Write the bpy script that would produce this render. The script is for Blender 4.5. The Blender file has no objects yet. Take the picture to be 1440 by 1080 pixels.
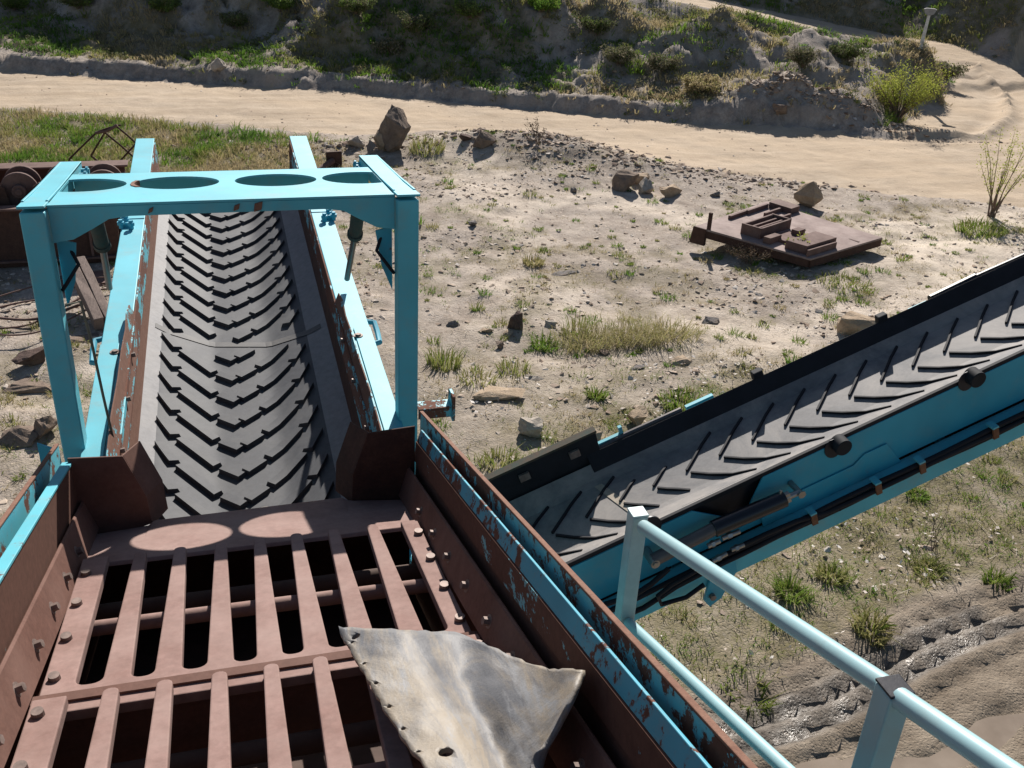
import bpy, bmesh, math, random
import numpy as np
from mathutils import Vector, Matrix
random.seed(11); RNG = np.random.default_rng(5)
scene = bpy.context.scene
COL = scene.collection
R_ = math.radians

# ---------------------------------------------------------------- camera maths (a calibrated 35 mm view, 5 m above the yard)
F_PX, CX, CY, CAM_H = 1400., 720., 540., 5.0
def _n(v): return v / np.linalg.norm(v)
_up = -_n(np.array([570 - CX, 3237 - CY, F_PX]))
_m = np.array([274 - CX, -278 - CY, F_PX]); _m = _n(_m - _up * (_m @ _up))
ROT = np.stack([np.cross(_m, _up), _m, _up])
CAM = np.array([0, 0, CAM_H])
def ray(px, py): return ROT @ np.array([px - CX, py - CY, F_PX])
def at_z(px, py, z=0.): r = ray(px, py); return CAM + r * ((z - CAM_H) / r[2])
def at_x(px, py, x): r = ray(px, py); return CAM + r * (x / r[0])
def at_y(px, py, y): r = ray(px, py); return CAM + r * (y / r[1])
def at_plane(px, py, p, n):
    r = ray(px, py); n = np.array(n, float); return CAM + r * (((np.array(p) - CAM) @ n) / (r @ n))

SUN_AZ, SUN_EL = R_(20), R_(34)
SUN = np.array([math.sin(SUN_AZ) * math.cos(SUN_EL), math.cos(SUN_AZ) * math.cos(SUN_EL), math.sin(SUN_EL)])

# ---------------------------------------------------------------- objects
def tag(o, label=None, cat=None, group=None, kind=None):
    if label: o['label'] = label
    if cat: o['category'] = cat
    if group: o['group'] = group
    if kind: o['kind'] = kind
    return o
def empty(name, loc, label, cat, group=None):
    o = bpy.data.objects.new(name, None); COL.objects.link(o); o.location = Vector(loc)
    o.empty_display_size = .2
    return tag(o, label, cat, group)
def origin_of(o):
    v = Vector((0, 0, 0))
    while o is not None: v = v + o.location; o = o.parent
    return v

class G:
    """collects world-space geometry for one mesh object"""
    def __init__(s): s.v = []; s.f = []; s.mi = []; s.cur = 0
    def add(s, vs, fs):
        b = len(s.v); s.v += [tuple(map(float, p)) for p in vs]
        s.f += [tuple(i + b for i in f) for f in fs]; s.mi += [s.cur] * len(fs); return s
    def box(s, lo, hi):
        (a, b, c), (d, e, f) = lo, hi
        return s.hexa([(a,b,c),(d,b,c),(d,e,c),(a,e,c),(a,b,f),(d,b,f),(d,e,f),(a,e,f)])
    def hexa(s, p): return s.add(p, [(3,2,1,0),(4,5,6,7),(0,1,5,4),(1,2,6,5),(2,3,7,6),(3,0,4,7)])
    def obox(s, c, ax, ay, az):
        c, ax, ay, az = map(np.array, (c, ax, ay, az))
        return s.hexa([c-ax-ay-az, c+ax-ay-az, c+ax+ay-az, c-ax+ay-az, c-ax-ay+az, c+ax-ay+az, c+ax+ay+az, c-ax+ay+az])
    def prism(s, poly, vec):
        n = len(poly); vec = np.array(vec, float); P = [np.array(p, float) for p in poly]
        return s.add(P + [p + vec for p in P], [tuple(range(n - 1, -1, -1)), tuple(range(n, 2 * n))] + [(i, (i+1) % n, n + (i+1) % n, n + i) for i in range(n)])
    def loft(s, rings, closed=True, caps=True):
        n = len(rings[0]); vs = [p for r in rings for p in r]; fs = []
        for k in range(len(rings) - 1):
            for i in range(n if closed else n - 1):
                j = (i + 1) % n
                fs.append((k*n+i, k*n+j, (k+1)*n+j, (k+1)*n+i))
        if caps and closed: fs += [tuple(range(n - 1, -1, -1)), tuple(range((len(rings)-1)*n, len(rings)*n))]
        return s.add(vs, fs)
    def tube(s, pts, r, n=10):
        pts = [np.array(p, float) for p in pts]; rs = r if hasattr(r, '__len__') else [r] * len(pts)
        rings = []; ref = np.array([0, 0, 1.])
        t0 = _n(pts[1] - pts[0])
        if abs(t0 @ ref) > .9: ref = np.array([1., 0, 0])
        a = _n(np.cross(t0, ref))
        for i, p in enumerate(pts):
            t = _n(pts[min(i+1, len(pts)-1)] - pts[max(i-1, 0)])
            a = _n(a - t * (a @ t)); b = np.cross(t, a)
            rings.append([p + rs[i] * (a * math.cos(q) + b * math.sin(q)) for q in np.linspace(0, 2*math.pi, n, endpoint=False)])
        return s.loft(rings)
    def cyl(s, p0, p1, r0, r1=None, n=16): return s.tube([p0, p1], [r0, r0 if r1 is None else r1], n)
    def sheet(s, grid):           # grid[i][j] -> points
        h, w = len(grid), len(grid[0])
        return s.add([p for r in grid for p in r], [(i*w+j, i*w+j+1, (i+1)*w+j+1, (i+1)*w+j) for i in range(h-1) for j in range(w-1)])
    def build(s, name, mat, parent=None, bevel=0, smooth=False, solid=0, kind=None, merge=False):
        o_ = origin_of(parent)
        me = bpy.data.meshes.new(name)
        me.from_pydata([(p[0]-o_.x, p[1]-o_.y, p[2]-o_.z) for p in s.v], [], s.f)
        mats = mat if isinstance(mat, (list, tuple)) else [mat]
        for m in mats: me.materials.append(m)
        if len(mats) > 1: me.polygons.foreach_set('material_index', s.mi)
        bm = bmesh.new(); bm.from_mesh(me)
        if merge: bmesh.ops.remove_doubles(bm, verts=bm.verts, dist=1e-5)
        bmesh.ops.recalc_face_normals(bm, faces=bm.faces); bm.to_mesh(me); bm.free()
        if smooth:
            me.polygons.foreach_set('use_smooth', [True] * len(me.polygons))
            me.set_sharp_from_angle(angle=R_(35))
        me.update()
        o = bpy.data.objects.new(name, me); COL.objects.link(o)
        if parent is not None: o.parent = parent
        if solid:
            md = o.modifiers.new('solid', 'SOLIDIFY'); md.thickness = solid; md.offset = 0
        if bevel:
            md = o.modifiers.new('bevel', 'BEVEL'); md.width = bevel; md.segments = 2; md.limit_method = 'ANGLE'; md.angle_limit = R_(40); md.harden_normals = False
        if kind: o['kind'] = kind
        return o

def np_mesh(name, V, F, mats, attrs=None, midx=None, smooth=False, loc=(0, 0, 0)):
    """big meshes: V (n,3), F list of (m,3|4) index arrays"""
    me = bpy.data.meshes.new(name)
    Fs = F if isinstance(F, list) else [F]
    tot = sum(f.size for f in Fs); nf = sum(len(f) for f in Fs)
    me.vertices.add(len(V)); me.vertices.foreach_set('co', np.ascontiguousarray(V, np.float32).ravel())
    me.loops.add(tot); me.loops.foreach_set('vertex_index', np.concatenate([f.ravel() for f in Fs]).astype(np.int32))
    sizes = np.concatenate([np.full(len(f), f.shape[1]) for f in Fs]); starts = np.concatenate([[0], np.cumsum(sizes)[:-1]])
    me.polygons.add(nf); me.polygons.foreach_set('loop_start', starts.astype(np.int32))
    for m in (mats if isinstance(mats, list) else [mats]): me.materials.append(m)
    if midx is not None: me.polygons.foreach_set('material_index', midx.astype(np.int32))
    me.polygons.foreach_set('use_smooth', np.full(nf, smooth))
    for k, a in (attrs or {}).items():
        at = me.attributes.new(k, 'FLOAT', 'POINT'); at.data.foreach_set('value', np.ascontiguousarray(a, np.float32))
    me.update(); me.validate()
    o = bpy.data.objects.new(name, me); COL.objects.link(o); o.location = loc
    return o

# ---------------------------------------------------------------- numpy noise
def _hash(ix, iy, seed):
    h = (ix.astype(np.int64) * 374761393 + iy.astype(np.int64) * 668265263 + seed * 974711) & 0xFFFFFFFF
    h = ((h ^ (h >> 13)) * 1274126177) & 0xFFFFFFFF
    return ((h ^ (h >> 16)) & 0xFFFF) / 65535.
def vnoise(x, y, seed=0):
    ix, iy = np.floor(x), np.floor(y); fx, fy = x - ix, y - iy
    fx = fx*fx*fx*(fx*(fx*6-15)+10); fy = fy*fy*fy*(fy*(fy*6-15)+10)
    a, b, c, d = _hash(ix, iy, seed), _hash(ix+1, iy, seed), _hash(ix, iy+1, seed), _hash(ix+1, iy+1, seed)
    return (a*(1-fx)+b*fx)*(1-fy) + (c*(1-fx)+d*fx)*fy
def fbm(x, y, seed=0, oct=4, gain=.5):
    s = 0; a = 1; t = 0
    for o in range(oct):
        s = s + a * vnoise(x * 2**o + 17.3*o, y * 2**o - 9.1*o, seed + o); t += a; a *= gain
    return s / t          # 0..1
def sst(e0, e1, x):
    t = np.clip((x - e0) / (e1 - e0), 0, 1); return t*t*(3-2*t)

# ---------------------------------------------------------------- materials
class M:
    def __init__(s, name):
        s.m = bpy.data.materials.new(name); s.m.use_nodes = True; s.nt = s.m.node_tree
        s.b = s.nt.nodes['Principled BSDF']; s._co = None
    def n(s, t, **kw):
        nd = s.nt.nodes.new(t)
        for k, v in kw.items():
            if k.startswith('_'): setattr(nd, k[1:], v)
            else:
                key = int(k[1:]) if k[0] == 'i' and k[1:].isdigit() else k
                sk = nd.inputs[key]
                if isinstance(v, bpy.types.NodeSocket): s.nt.links.new(v, sk)
                else: sk.default_value = v
        return nd
    @property
    def co(s):
        if s._co is None: s._co = s.n('ShaderNodeTexCoord').outputs['Object']
        return s._co
    def noise(s, scale, detail=5, rough=.6, vec=None, out=0, dist=0.):
        nd = s.n('ShaderNodeTexNoise', Scale=scale, Detail=detail, Roughness=rough, Distortion=dist)
        s.nt.links.new(vec or s.co, nd.inputs['Vector']); return nd.outputs[out]
    def stretch(s, sx, sy, sz):
        nd = s.n('ShaderNodeMapping'); s.nt.links.new(s.co, nd.inputs['Vector']); nd.inputs['Scale'].default_value = (sx, sy, sz); return nd.outputs[0]
    def ramp(s, fac, a, b, va=0., vb=1.):
        nd = s.n('ShaderNodeMapRange', i1=a, i2=b, i3=va, i4=vb); s.nt.links.new(fac, nd.inputs[0]); nd.clamp = True; return nd.outputs[0]
    def mix(s, fac, a, b):
        nd = s.nt.nodes.new('ShaderNodeMix'); nd.data_type = 'RGBA'
        for key, v in ((0, fac), (6, a), (7, b)):
            if isinstance(v, bpy.types.NodeSocket): s.nt.links.new(v, nd.inputs[key])
            elif key == 0: nd.inputs[0].default_value = v
            else: nd.inputs[key].default_value = (*v, 1)
        return nd.outputs[2]
    def math(s, op, a, b=0.):
        nd = s.nt.nodes.new('ShaderNodeMath'); nd.operation = op
        for i, v in enumerate((a, b)):
            if isinstance(v, bpy.types.NodeSocket): s.nt.links.new(v, nd.inputs[i])
            else: nd.inputs[i].default_value = v
        return nd.outputs[0]
    def attr(s, name): return s.n('ShaderNodeAttribute', _attribute_name=name).outputs['Fac']
    def set(s, **kw):
        for k, v in kw.items():
            sk = s.b.inputs[k.replace('_', ' ')]
            if isinstance(v, bpy.types.NodeSocket): s.nt.links.new(v, sk)
            elif isinstance(v, tuple) and len(v) == 3: sk.default_value = (*v, 1)
            else: sk.default_value = v
        return s
    def bump(s, h, strength=.3, dist=.01):
        nd = s.n('ShaderNodeBump', Strength=strength, Distance=dist); s.nt.links.new(h, nd.inputs['Height'])
        s.nt.links.new(nd.outputs[0], s.b.inputs['Normal']); return s

TEAL = (.095, .44, .53); RUST = (.115, .052, .036)
def painted(name, col=TEAL, rust=RUST, amount=.3, scale=9., rough=.55, streak=None, dirt=.25):
    m = M(name)
    v = m.stretch(*streak) if streak else m.co
    big = m.noise(scale, 6, .68, v); fine = m.noise(scale * 6, 4, .7)
    k = m.math('ADD', m.math('ADD', m.math('MULTIPLY', big, .75), m.math('MULTIPLY', fine, .25)), m.math('MULTIPLY', m.math('SUBTRACT', m.noise(scale * .17, 3), .5), .45))
    mask = m.ramp(k, .72 - .45 * amount, .745 - .45 * amount)
    halo = m.ramp(k, .66 - .45 * amount, .74 - .45 * amount)
    pv = m.mix(m.ramp(m.noise(2.3, 3), .3, .7), tuple(c * .86 for c in col), tuple(min(1, c * 1.1) for c in col))
    pv = m.mix(m.math('MULTIPLY', m.ramp(m.noise(5.5, 6, .7), .5, .8), dirt), pv, (.30, .25, .19))
    pv = m.mix(m.math('MULTIPLY', halo, .45), pv, tuple(.5 * c + .5 * r for c, r in zip(col, (.25, .16, .1))))
    rv = m.mix(m.noise(38, 5, .7), tuple(c * .6 for c in rust), tuple(c * 1.75 for c in rust))
    m.set(Base_Color=m.mix(mask, pv, rv), Roughness=m.ramp(mask, 0, 1, rough, .9), Specular_IOR_Level=m.ramp(mask, 0, 1, .4, .15))
    m.bump(m.math('SUBTRACT', m.math('MULTIPLY', fine, .12), mask), .35, .002)
    return m.m
def rusty(name, a, b, scale=14, rough=.8, dust=None, dust_amt=.4, bump=.25):
    m = M(name)
    c = m.mix(m.ramp(m.noise(scale, 6, .7), .32, .68), a, b)
    c = m.mix(m.ramp(m.noise(scale * 7, 4, .7), .35, .75, 0, .5), c, tuple(x * .55 for x in a))
    if dust: c = m.mix(m.math('MULTIPLY', m.ramp(m.noise(3.1, 5, .7), .35, .7), dust_amt), c, dust)
    m.set(Base_Color=c, Roughness=rough, Specular_IOR_Level=.2).bump(m.noise(scale * 5, 5, .7), bump, .003)
    return m.m
def plain(name, col, rough=.5, metal=0., var=.25, scale=8, bump=.1):
    m = M(name)
    m.set(Base_Color=m.mix(m.ramp(m.noise(scale, 6, .65), .3, .7), tuple(c * (1 - var) for c in col), tuple(min(1, c * (1 + var)) for c in col)), Roughness=rough, Metallic=metal)
    m.set(Specular_IOR_Level=.3); m.bump(m.noise(scale * 8, 4), bump, .002)
    return m.m
def rubber(name, col, dust=(.30, .27, .23), amt=.4, scale=2.2, rough=.66):
    m = M(name)
    c = m.mix(m.ramp(m.noise(26, 5, .7), .3, .7), tuple(x * .8 for x in col), tuple(x * 1.15 for x in col))
    c = m.mix(m.math('MULTIPLY', m.ramp(m.noise(scale, 7, .72, dist=.6), .42, .72), amt), c, dust)
    m.set(Base_Color=c, Roughness=rough, Specular_IOR_Level=.24).bump(m.noise(60, 4, .7), .18, .002)
    return m.m

teal = painted('teal_paint', amount=.07, scale=8, dirt=.38)
teal_clean = painted('teal_paint_gantry', amount=.08, scale=7, dirt=.42)
teal_chip = painted('teal_paint_chipped', amount=.50, scale=13)
teal_flange = painted('teal_paint_worn', amount=.28, scale=11)
teal_skirt = painted('teal_paint_scraped', amount=.62, scale=12, streak=(1, .45, 1))
teal_frame = painted('teal_paint_weathered', col=(.04, .33, .45), amount=.12, scale=7)
teal_rail = painted('pale_teal_rail', col=(.30, .47, .50), amount=.0, scale=8, rough=.38, dirt=.35)
galv = plain('galvanised_paint', (.36, .46, .46), .45, .0, .2)
box_rust = painted('rusted_box_plate', col=(.10, .20, .21), rust=(.095, .047, .034), amount=.93, scale=12)
box_rust_low = rusty('rusted_liner', (.12, .058, .043), (.17, .085, .064), 10, dust=(.26, .16, .13), dust_amt=.35)
grate_rust = rusty('dusty_rust_grate', (.215, .128, .108), (.30, .19, .166), 5, .85, dust=(.36, .265, .235), dust_amt=.5, bump=.28)
dark_rust = rusty('dark_rust', (.06, .034, .027), (.11, .058, .042), 12)
edge_rust = rusty('edge_rust', (.16, .075, .05), (.24, .13, .09), 30)
panel_rust = rusty('panel_rust', (.20, .14, .125), (.31, .225, .20), 3, dust=(.38, .30, .27), dust_amt=.6)
scrap_rust = rusty('scrap_rust', (.10, .055, .045), (.17, .10, .085), 6, dust=(.22, .15, .13), dust_amt=.5)
belt_rub = rubber('belt_rubber', (.056, .058, .066), (.12, .117, .115), .6)
belt_edge = rubber('belt_edge_rubber', (.21, .205, .21), (.30, .28, .265), .5)  # pale tone puts sunlight on the belt margin into the colour
side_rub = rubber('side_belt_rubber', (.15, .145, .146), (.34, .305, .275), .9, 1.8)
black_rub = plain('black_rubber', (.012, .012, .016), .75, 0, .3)
gloss_black = M('gloss_black_paint'); gloss_black.set(Base_Color=(.010, .010, .014), Roughness=.28).bump(gloss_black.noise(70, 4, .7), .25, .002); gloss_black = gloss_black.m
black_paint = plain('black_paint', (.016, .016, .022), .42, 0, .3, 20)
steel = plain('worn_steel', (.33, .32, .30), .35, .8, .2)
rod_grey = plain('cylinder_grey', (.12, .105, .10), .4, .3, .2)
bolt_steel = plain('bolt_steel', (.20, .15, .13), .6, .3, .4, 30)
void_mat = plain('below_grate_shade', (.085, .058, .048), .9)  # dark tone puts the shade below the grate into the colour
wood = M('weathered_wood')
_w = wood.noise(4, 8, .75, wood.stretch(14, 1.6, 14), dist=.5)
wood.set(Base_Color=wood.mix(wood.ramp(_w, .3, .7), (.11, .075, .06), (.27, .20, .165)), Roughness=.9).bump(_w, .5, .01); wood = wood.m
# ================================================================ screening machine: box, grate, gantry, handrail
mach = empty('screening_machine', (0, 2.0, 0), 'turquoise screening machine with rusty open box, finger grate, overhead frame and handrail', 'machine')
box_band = painted('flaking_paint', rust=(.095, .047, .034), amount=.76, scale=13, streak=(1, .6, 1.4))
TAN = math.tan(R_(17.3))
def flz(Y): return 2.688 - TAN * (Y - 3.4)        # floor of the sloping box
def boxsec(name, prof, mat, Y0=-.5, Y1=3.42, parent=mach, bevel=.002, slope=0.):
    """extrude a cross-section given in (x, height above the box floor) along the slope"""
    g = G(); g.prism([(x, Y0, flz(Y0) + h) for x, h in prof], (0, Y1 - Y0, flz(Y1) - flz(Y0)))
    return g.build(name, mat, parent, bevel)
for s in (-1, 1):
    P = lambda pts: [(s * x, h) for x, h in pts]
    if s < 0:
        wall = boxsec('box_wall', P([(.622, -.75), (.634, -.75), (.648, .283), (.636, .283)]), box_rust)
        boxsec('flange', P([(.632, .2855), (.668, .2855), (.668, .296), (.632, .296)]), teal_flange, parent=wall)
    else:
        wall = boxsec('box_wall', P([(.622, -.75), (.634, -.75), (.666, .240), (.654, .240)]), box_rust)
        boxsec('flange', P([(.6555, .241), (.663, .241), (.679, .290), (.671, .292)]), painted('teal_flange_shade_tint', col=(.045, .31, .42), amount=.40, scale=12), parent=wall)  # deeper blue than the left flange: its shade is put into the paint
    k_ = .0125 if s > 0 else .0
    boxsec('paint_band', P([(.6385 + k_ * .2, .165), (.6405 + k_ * .2, .165), (.6475 + k_, .236), (.6455 + k_, .236)] if s < 0 else [(.6445, .150), (.6475, .150), (.6545, .2385), (.6515, .2385)]), box_band, parent=wall, bevel=0)
    boxsec('outer_plate', P([(.703, -.5), (.713, -.5), (.713, .322), (.703, .322)]), teal_chip, Y1=3.60, parent=wall, bevel=.003)
    boxsec('edge_strip', P([(.7005, .3245), (.7155, .3245), (.7155, .332), (.7005, .332)]), edge_rust, Y1=3.60, parent=wall)
    boxsec('stiffener', P([(.672, .19), (.70, .19), (.70, .20), (.672, .20)]), teal_frame, parent=wall)
    boxsec('liner_plate', P([(.577, -.01), (.590, -.01), (.628, .118), (.622, .124), (.615, .118)]), box_rust_low, parent=wall)
    # bolt rows: on the leaning liner and on the grate's edge rail
    for k in range(11):
        Y = 3.02 - .243 * k + random.uniform(-.01, .01)
        c = np.array([s * .597, Y, flz(Y) + .05]); n = _n(np.array([-s * 1., .0, .35]))
        g = G(); g.cyl(c, c + n * .022, .013, .012, 6); g.cyl(c - n * .004, c + n * .004, .020, .020, 12)
        g.build('liner_bolt', bolt_steel, wall)
# end wings that funnel onto the tail belt
for s in (-1, 1):
    g = G()
    Yw = 3.405
    pl = [(.645, Yw, 2.60), (.645, Yw, 3.00), (.455, Yw, 2.988), (.392, Yw, 2.80), (.385, Yw, 2.675)]
    g.prism([(s * x, y, z) for x, y, z in pl], (0, .008, 0))
    rl = [(.455, Yw + .008, 2.988), (.392, Yw + .008, 2.80), (.385, Yw + .008, 2.66)]
    g.loft([[(s * x, y, z), (s * (x - .05), y + .15, z - .03), (s * (x - .045), y + .15, z - .03), (s * (x + .006), y, z)] for x, y, z in rl])
    g.build('end_wing', dark_rust if s > 0 else box_rust_low, mach, .002)

# ---- finger grate
def finger_panel(Yroot, zroot, Ytip, band, centres, wt, wr, edge_l, edge_r, thick=.035):
    """comb outline in plan (x, Y): a cross band with rounded fingers; plane rises .231 per metre towards the viewer"""
    zf = lambda y: zroot + .231 * (Yroot - y)
    pts = [(edge_l[0], Yroot - band)]
    pts.append((edge_l[0], Ytip))
    fingers = [(None, None, edge_l)] + [(c, None, None) for c in centres] + [(None, None, edge_r)]
    def fillet(xa, xb):
        r = min(.028, (xb - xa) * .42); out = []
        for q in np.linspace(0, math.pi / 2, 5): out.append((xa + r - r * math.cos(q), Yroot + r - r * math.sin(q)))
        for q in np.linspace(0, math.pi / 2, 5): out.append((xb - r + r * math.sin(q), Yroot + r - r * math.cos(q)))
        return out
    pts.append((edge_l[1], Ytip))
    xs = [(c - wr / 2, c + wr / 2, c - wt / 2, c + wt / 2) for c in centres]
    prev = edge_l[1]
    for (rl, rr, tl, tr) in xs:
        pts += fillet(prev, rl)
        r = (tr - tl) / 2
        pts += [( (tl + tr) / 2 - r * math.cos(q), Ytip - r * .6 + r * .9 * math.sin(q)) for q in np.linspace(0, math.pi, 7)]
        prev = rr
    pts += fillet(prev, edge_r[0])
    pts += [(edge_r[0], Ytip), (edge_r[1], Ytip), (edge_r[1], Yroot - band)]
    g = G(); g.prism([(x, y, zf(y)) for x, y in pts], (0, 0, -thick)); return g, zf
CEN = [-.389, -.259, -.123, .0085, .136, .268, .408]
g, zf1 = finger_panel(2.1675, 3.0365, 2.99, .12, CEN, .040, .070, (-.575, -.493), (.514, .575))
gp1 = g.build('grate_panel', grate_rust, mach, .004)
g, zf2 = finger_panel(1.25, 3.284, 2.075, .12, CEN, .040, .064, (-.575, -.493), (.514, .575))
gp2 = g.build('grate_panel', grate_rust, mach, .004)
for gp, y, z in ((gp1, 2.60, 2.862), (gp2, 1.66, 3.10)):
    h = G(); h.cyl((-.60, y, z), (.60, y - .01, z), .024, n=14); h.build('cross_pipe', grate_rust, gp, smooth=True)
    h = G(); h.cyl((-.60, y + .27, z - .16), (.60, y + .27, z - .16), .03, n=14); h.build('cross_pipe', void_mat, gp, smooth=True)  # lower pipe takes the painted shade tone too
# drop webs below each band and the deep bands seen in the shade
for gp, y in ((gp1, 2.1), (gp2, 1.18)):
    h = G(); h.box((-.6, y - .01, flz(y) - .30), (.6, y + .02, flz(y) - .03)); h.build('cross_member', box_rust_low, gp)
# fixing bolts along the edge rails of the panels
for s, xb in ((-1, -.548), (1, .556)):
    for k in range(9):
        h = G(); Y = 2.86 - .215 * k
        z = (zf1(Y) if Y > 2.08 else zf2(Y)) + .0
        h.cyl((xb, Y, z), (xb, Y, z + .016), .0165, .015, 12)
        h.build('edge_bolt', bolt_steel, gp1)
# front plate with a rounded lip over the tail belt
g = G()
prof = [(3.02, .0), (3.25, .0), (3.38, -.004), (3.42, -.016), (3.438, -.045), (3.438, -.12)]
for (xa, xb, Yo) in ((-.60, .60, 0),):
    rings = []
    for x, dy in ((-.60, -.02), (-.40, .0), (-.38, .03), (.35, .045), (.375, .02), (.60, -.02)):
        rings.append([(x, y + (dy if y > 3.3 else 0), flz(y) - .008 + h) for y, h in prof] + [(x, y + (dy if y > 3.3 else 0) - .012, flz(y) - .020 + h) for y, h in reversed(prof)])
    g.loft(rings)
g.build('lip_plate', grate_rust, mach, .003)
# lower screen deck, cross beams in the dark below, closing end of the box
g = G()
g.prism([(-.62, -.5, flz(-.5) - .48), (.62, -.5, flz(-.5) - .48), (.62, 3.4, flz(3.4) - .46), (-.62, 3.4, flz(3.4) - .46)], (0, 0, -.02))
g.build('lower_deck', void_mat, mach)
g = G(); g.box((-.62, -.52, 3.1), (.62, -.50, 4.15)); g.build('end_wall', box_rust, mach)
g = G(); g.box((-.62, 3.385, 2.1), (.62, 3.40, 2.652)); g.build('lip_web', dark_rust, mach)
# chassis and legs down to the ground
for s in (-1, 1):
    g = G(); g.box((s*.72, -2.4, 1.55), (s*.90, 4.15, 1.95)); b = g.build('chassis_beam', teal_frame, mach, .01)
    for y in (-1.9, 3.2):
        h = G(); h.box((s*.74, y, .08), (s*.88, y + .16, 1.55)); h.box((s*.62, y - .12, 0.0), (s*1.0, y + .28, .08)); h.build('support_leg', teal_frame, b, .008)
    for y in (-.3, 2.9):
        h = G(); h.box((s*.725, y, 1.952), (s*.80, y + .12, 2.75 if y > 1 else 3.5)); h.build('spring_post', teal_frame, b, .006)
g = G(); g.box((-.72, 3.85, 1.6), (.72, 4.0, 1.85)); g.build('chassis_beam', teal_frame, mach, .01)

# ---- gantry over the tail conveyor
for s in (-1, 1):
    g = G()
    g.hexa([(s*.68, 4.0, 2.2), (s*.77, 4.0, 2.2), (s*.77, 4.10, 2.2), (s*.68, 4.10, 2.2), (s*.68, 4.0, 3.745), (s*.77, 4.0, 3.745), (s*.77, 4.10, 3.73), (s*.68, 4.10, 3.73)])
    post = g.build('gantry_post', teal_clean, mach, .006)
    g = G()   # tie from chassis up
    g.box((s*.69, 4.02, 1.62), (s*.76, 4.08, 2.199)); g.build('post_foot', teal_frame, post)
    # folded arm: plate on a channel
    top = [(3.992, 3.772), (4.35, 3.722), (5.19, 3.622)]
    g = G()
    g.loft([[(s*.676, y, z), (s*.774, y, z), (s*.774, y, z - .010), (s*.676, y, z - .010)] for y, z in top])
    g.loft([[(s*.764, y + .11, z - .0102), (s*.774, y + .11, z - .0102), (s*.774, y + .11, z - .11), (s*.764, y + .11, z - .11)] for y, z in (top[0], top[1], (5.07, 3.634))])
    g.loft([[(s*.676, y + .11, z - .0102), (s*.686, y + .11, z - .0102), (s*.686, y + .11, z - .085), (s*.676, y + .11, z - .085)] for y, z in (top[0], top[1], (5.07, 3.634))])
    arm = g.build('gantry_arm', teal_clean, mach, .002)
    h = G()
    for yy in (5.06, 5.14):
        h = G(); h.cyl((s*.676, yy, 3.585), (s*.64, yy, 3.585), .016, n=6); h.cyl((s*.655, yy, 3.585), (s*.645, yy, 3.585), .026, n=12)
        h.build('arm_bolt', teal_frame, arm)
# perforated cross beam: plate with four round holes, front and rear lips, haunched ends
bm = bmesh.new(); edges = []
def loop(pts):
    vs = [bm.verts.new(p) for p in pts]; return [bm.edges.new((vs[i], vs[(i+1) % len(vs)])) for i in range(len(vs))]
ZB = 3.755; YB0, YB1, YC, HR, HE = 4.055, 4.83, 4.52, .180, .95
edges += loop([(-.676, YB0, ZB), (.676, YB0, ZB), (.676, YB1, ZB), (-.676, YB1, ZB)])
holes = []
for c in (-.60, -.212, .214, .60):
    arc = [(c + HR * math.cos(q), YC + HR * math.sin(q) * HE) for q in np.linspace(0, 2*math.pi, 40, endpoint=False)]
    if abs(c) > .5:   # the outer pair run under the arms
        arc = [(max(-.672, min(.672, x)), y) for x, y in arc]
        arc = [p for i, p in enumerate(arc) if not (abs(abs(p[0]) - .672) < 1e-6 and abs(abs(arc[i-1][0]) - .672) < 1e-6 and abs(abs(arc[(i+1) % len(arc)][0]) - .672) < 1e-6)]
    holes.append(arc); edges += loop([(x, y, ZB) for x, y in arc])
bmesh.ops.triangle_fill(bm, use_beauty=True, use_dissolve=False, edges=edges)
bad = []
for f in bm.faces:
    c = f.calc_center_median()
    for hc in (-.60, -.212, .214, .60):
        if ((c.x - hc) / HR) ** 2 + ((c.y - YC) / (HR * HE)) ** 2 < .985 and abs(c.x) < .672: bad.append(f); break
bmesh.ops.delete(bm, geom=bad, context='FACES_ONLY')
ret = bmesh.ops.extrude_face_region(bm, geom=list(bm.faces))
bmesh.ops.translate(bm, verts=[e for e in ret['geom'] if isinstance(e, bmesh.types.BMVert)], vec=(0, 0, -.010))
for v in bm.verts: v.co.z -= .125 * (v.co.y - YB0)
bmesh.ops.recalc_face_normals(bm, faces=bm.faces)
bmesh.ops.translate(bm, verts=bm.verts, vec=tuple(-origin_of(mach)))
me = bpy.data.meshes.new('gantry_beam'); bm.to_mesh(me); bm.free(); me.materials.append(teal_clean)
beam = bpy.data.objects.new('gantry_beam', me); COL.objects.link(beam); beam.parent = mach
g = G()
fp = [(-.676, ZB - .012), (-.676, 3.60)] + [(-.60, 3.612), (-.52, 3.655), (-.46, 3.69), (-.38, 3.70), (.38, 3.70), (.46, 3.69), (.52, 3.655), (.60, 3.612)] + [(.676, 3.60), (.676, ZB - .012)]
g.prism([(x, YB0 + .002, z) for x, z in fp], (0, .010, 0))
g.build('beam_front_lip', teal_clean, beam, .002)
g = G(); g.box((-.674, YB1 - .012, 3.55), (.674, YB1 - .002, ZB - .111)); g.build('beam_rear_lip', teal_clean, beam, .002)
for x_, w_ in ((.03, .011), (.115, .016), (-.30, .009)):
    g = G(); g.obox((x_, YB0 - .001, 3.722), (w_, 0, .004), (0, .004, 0), (.003, 0, w_ * 1.1)); g.build('rust_spot', edge_rust, beam, .003)
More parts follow.
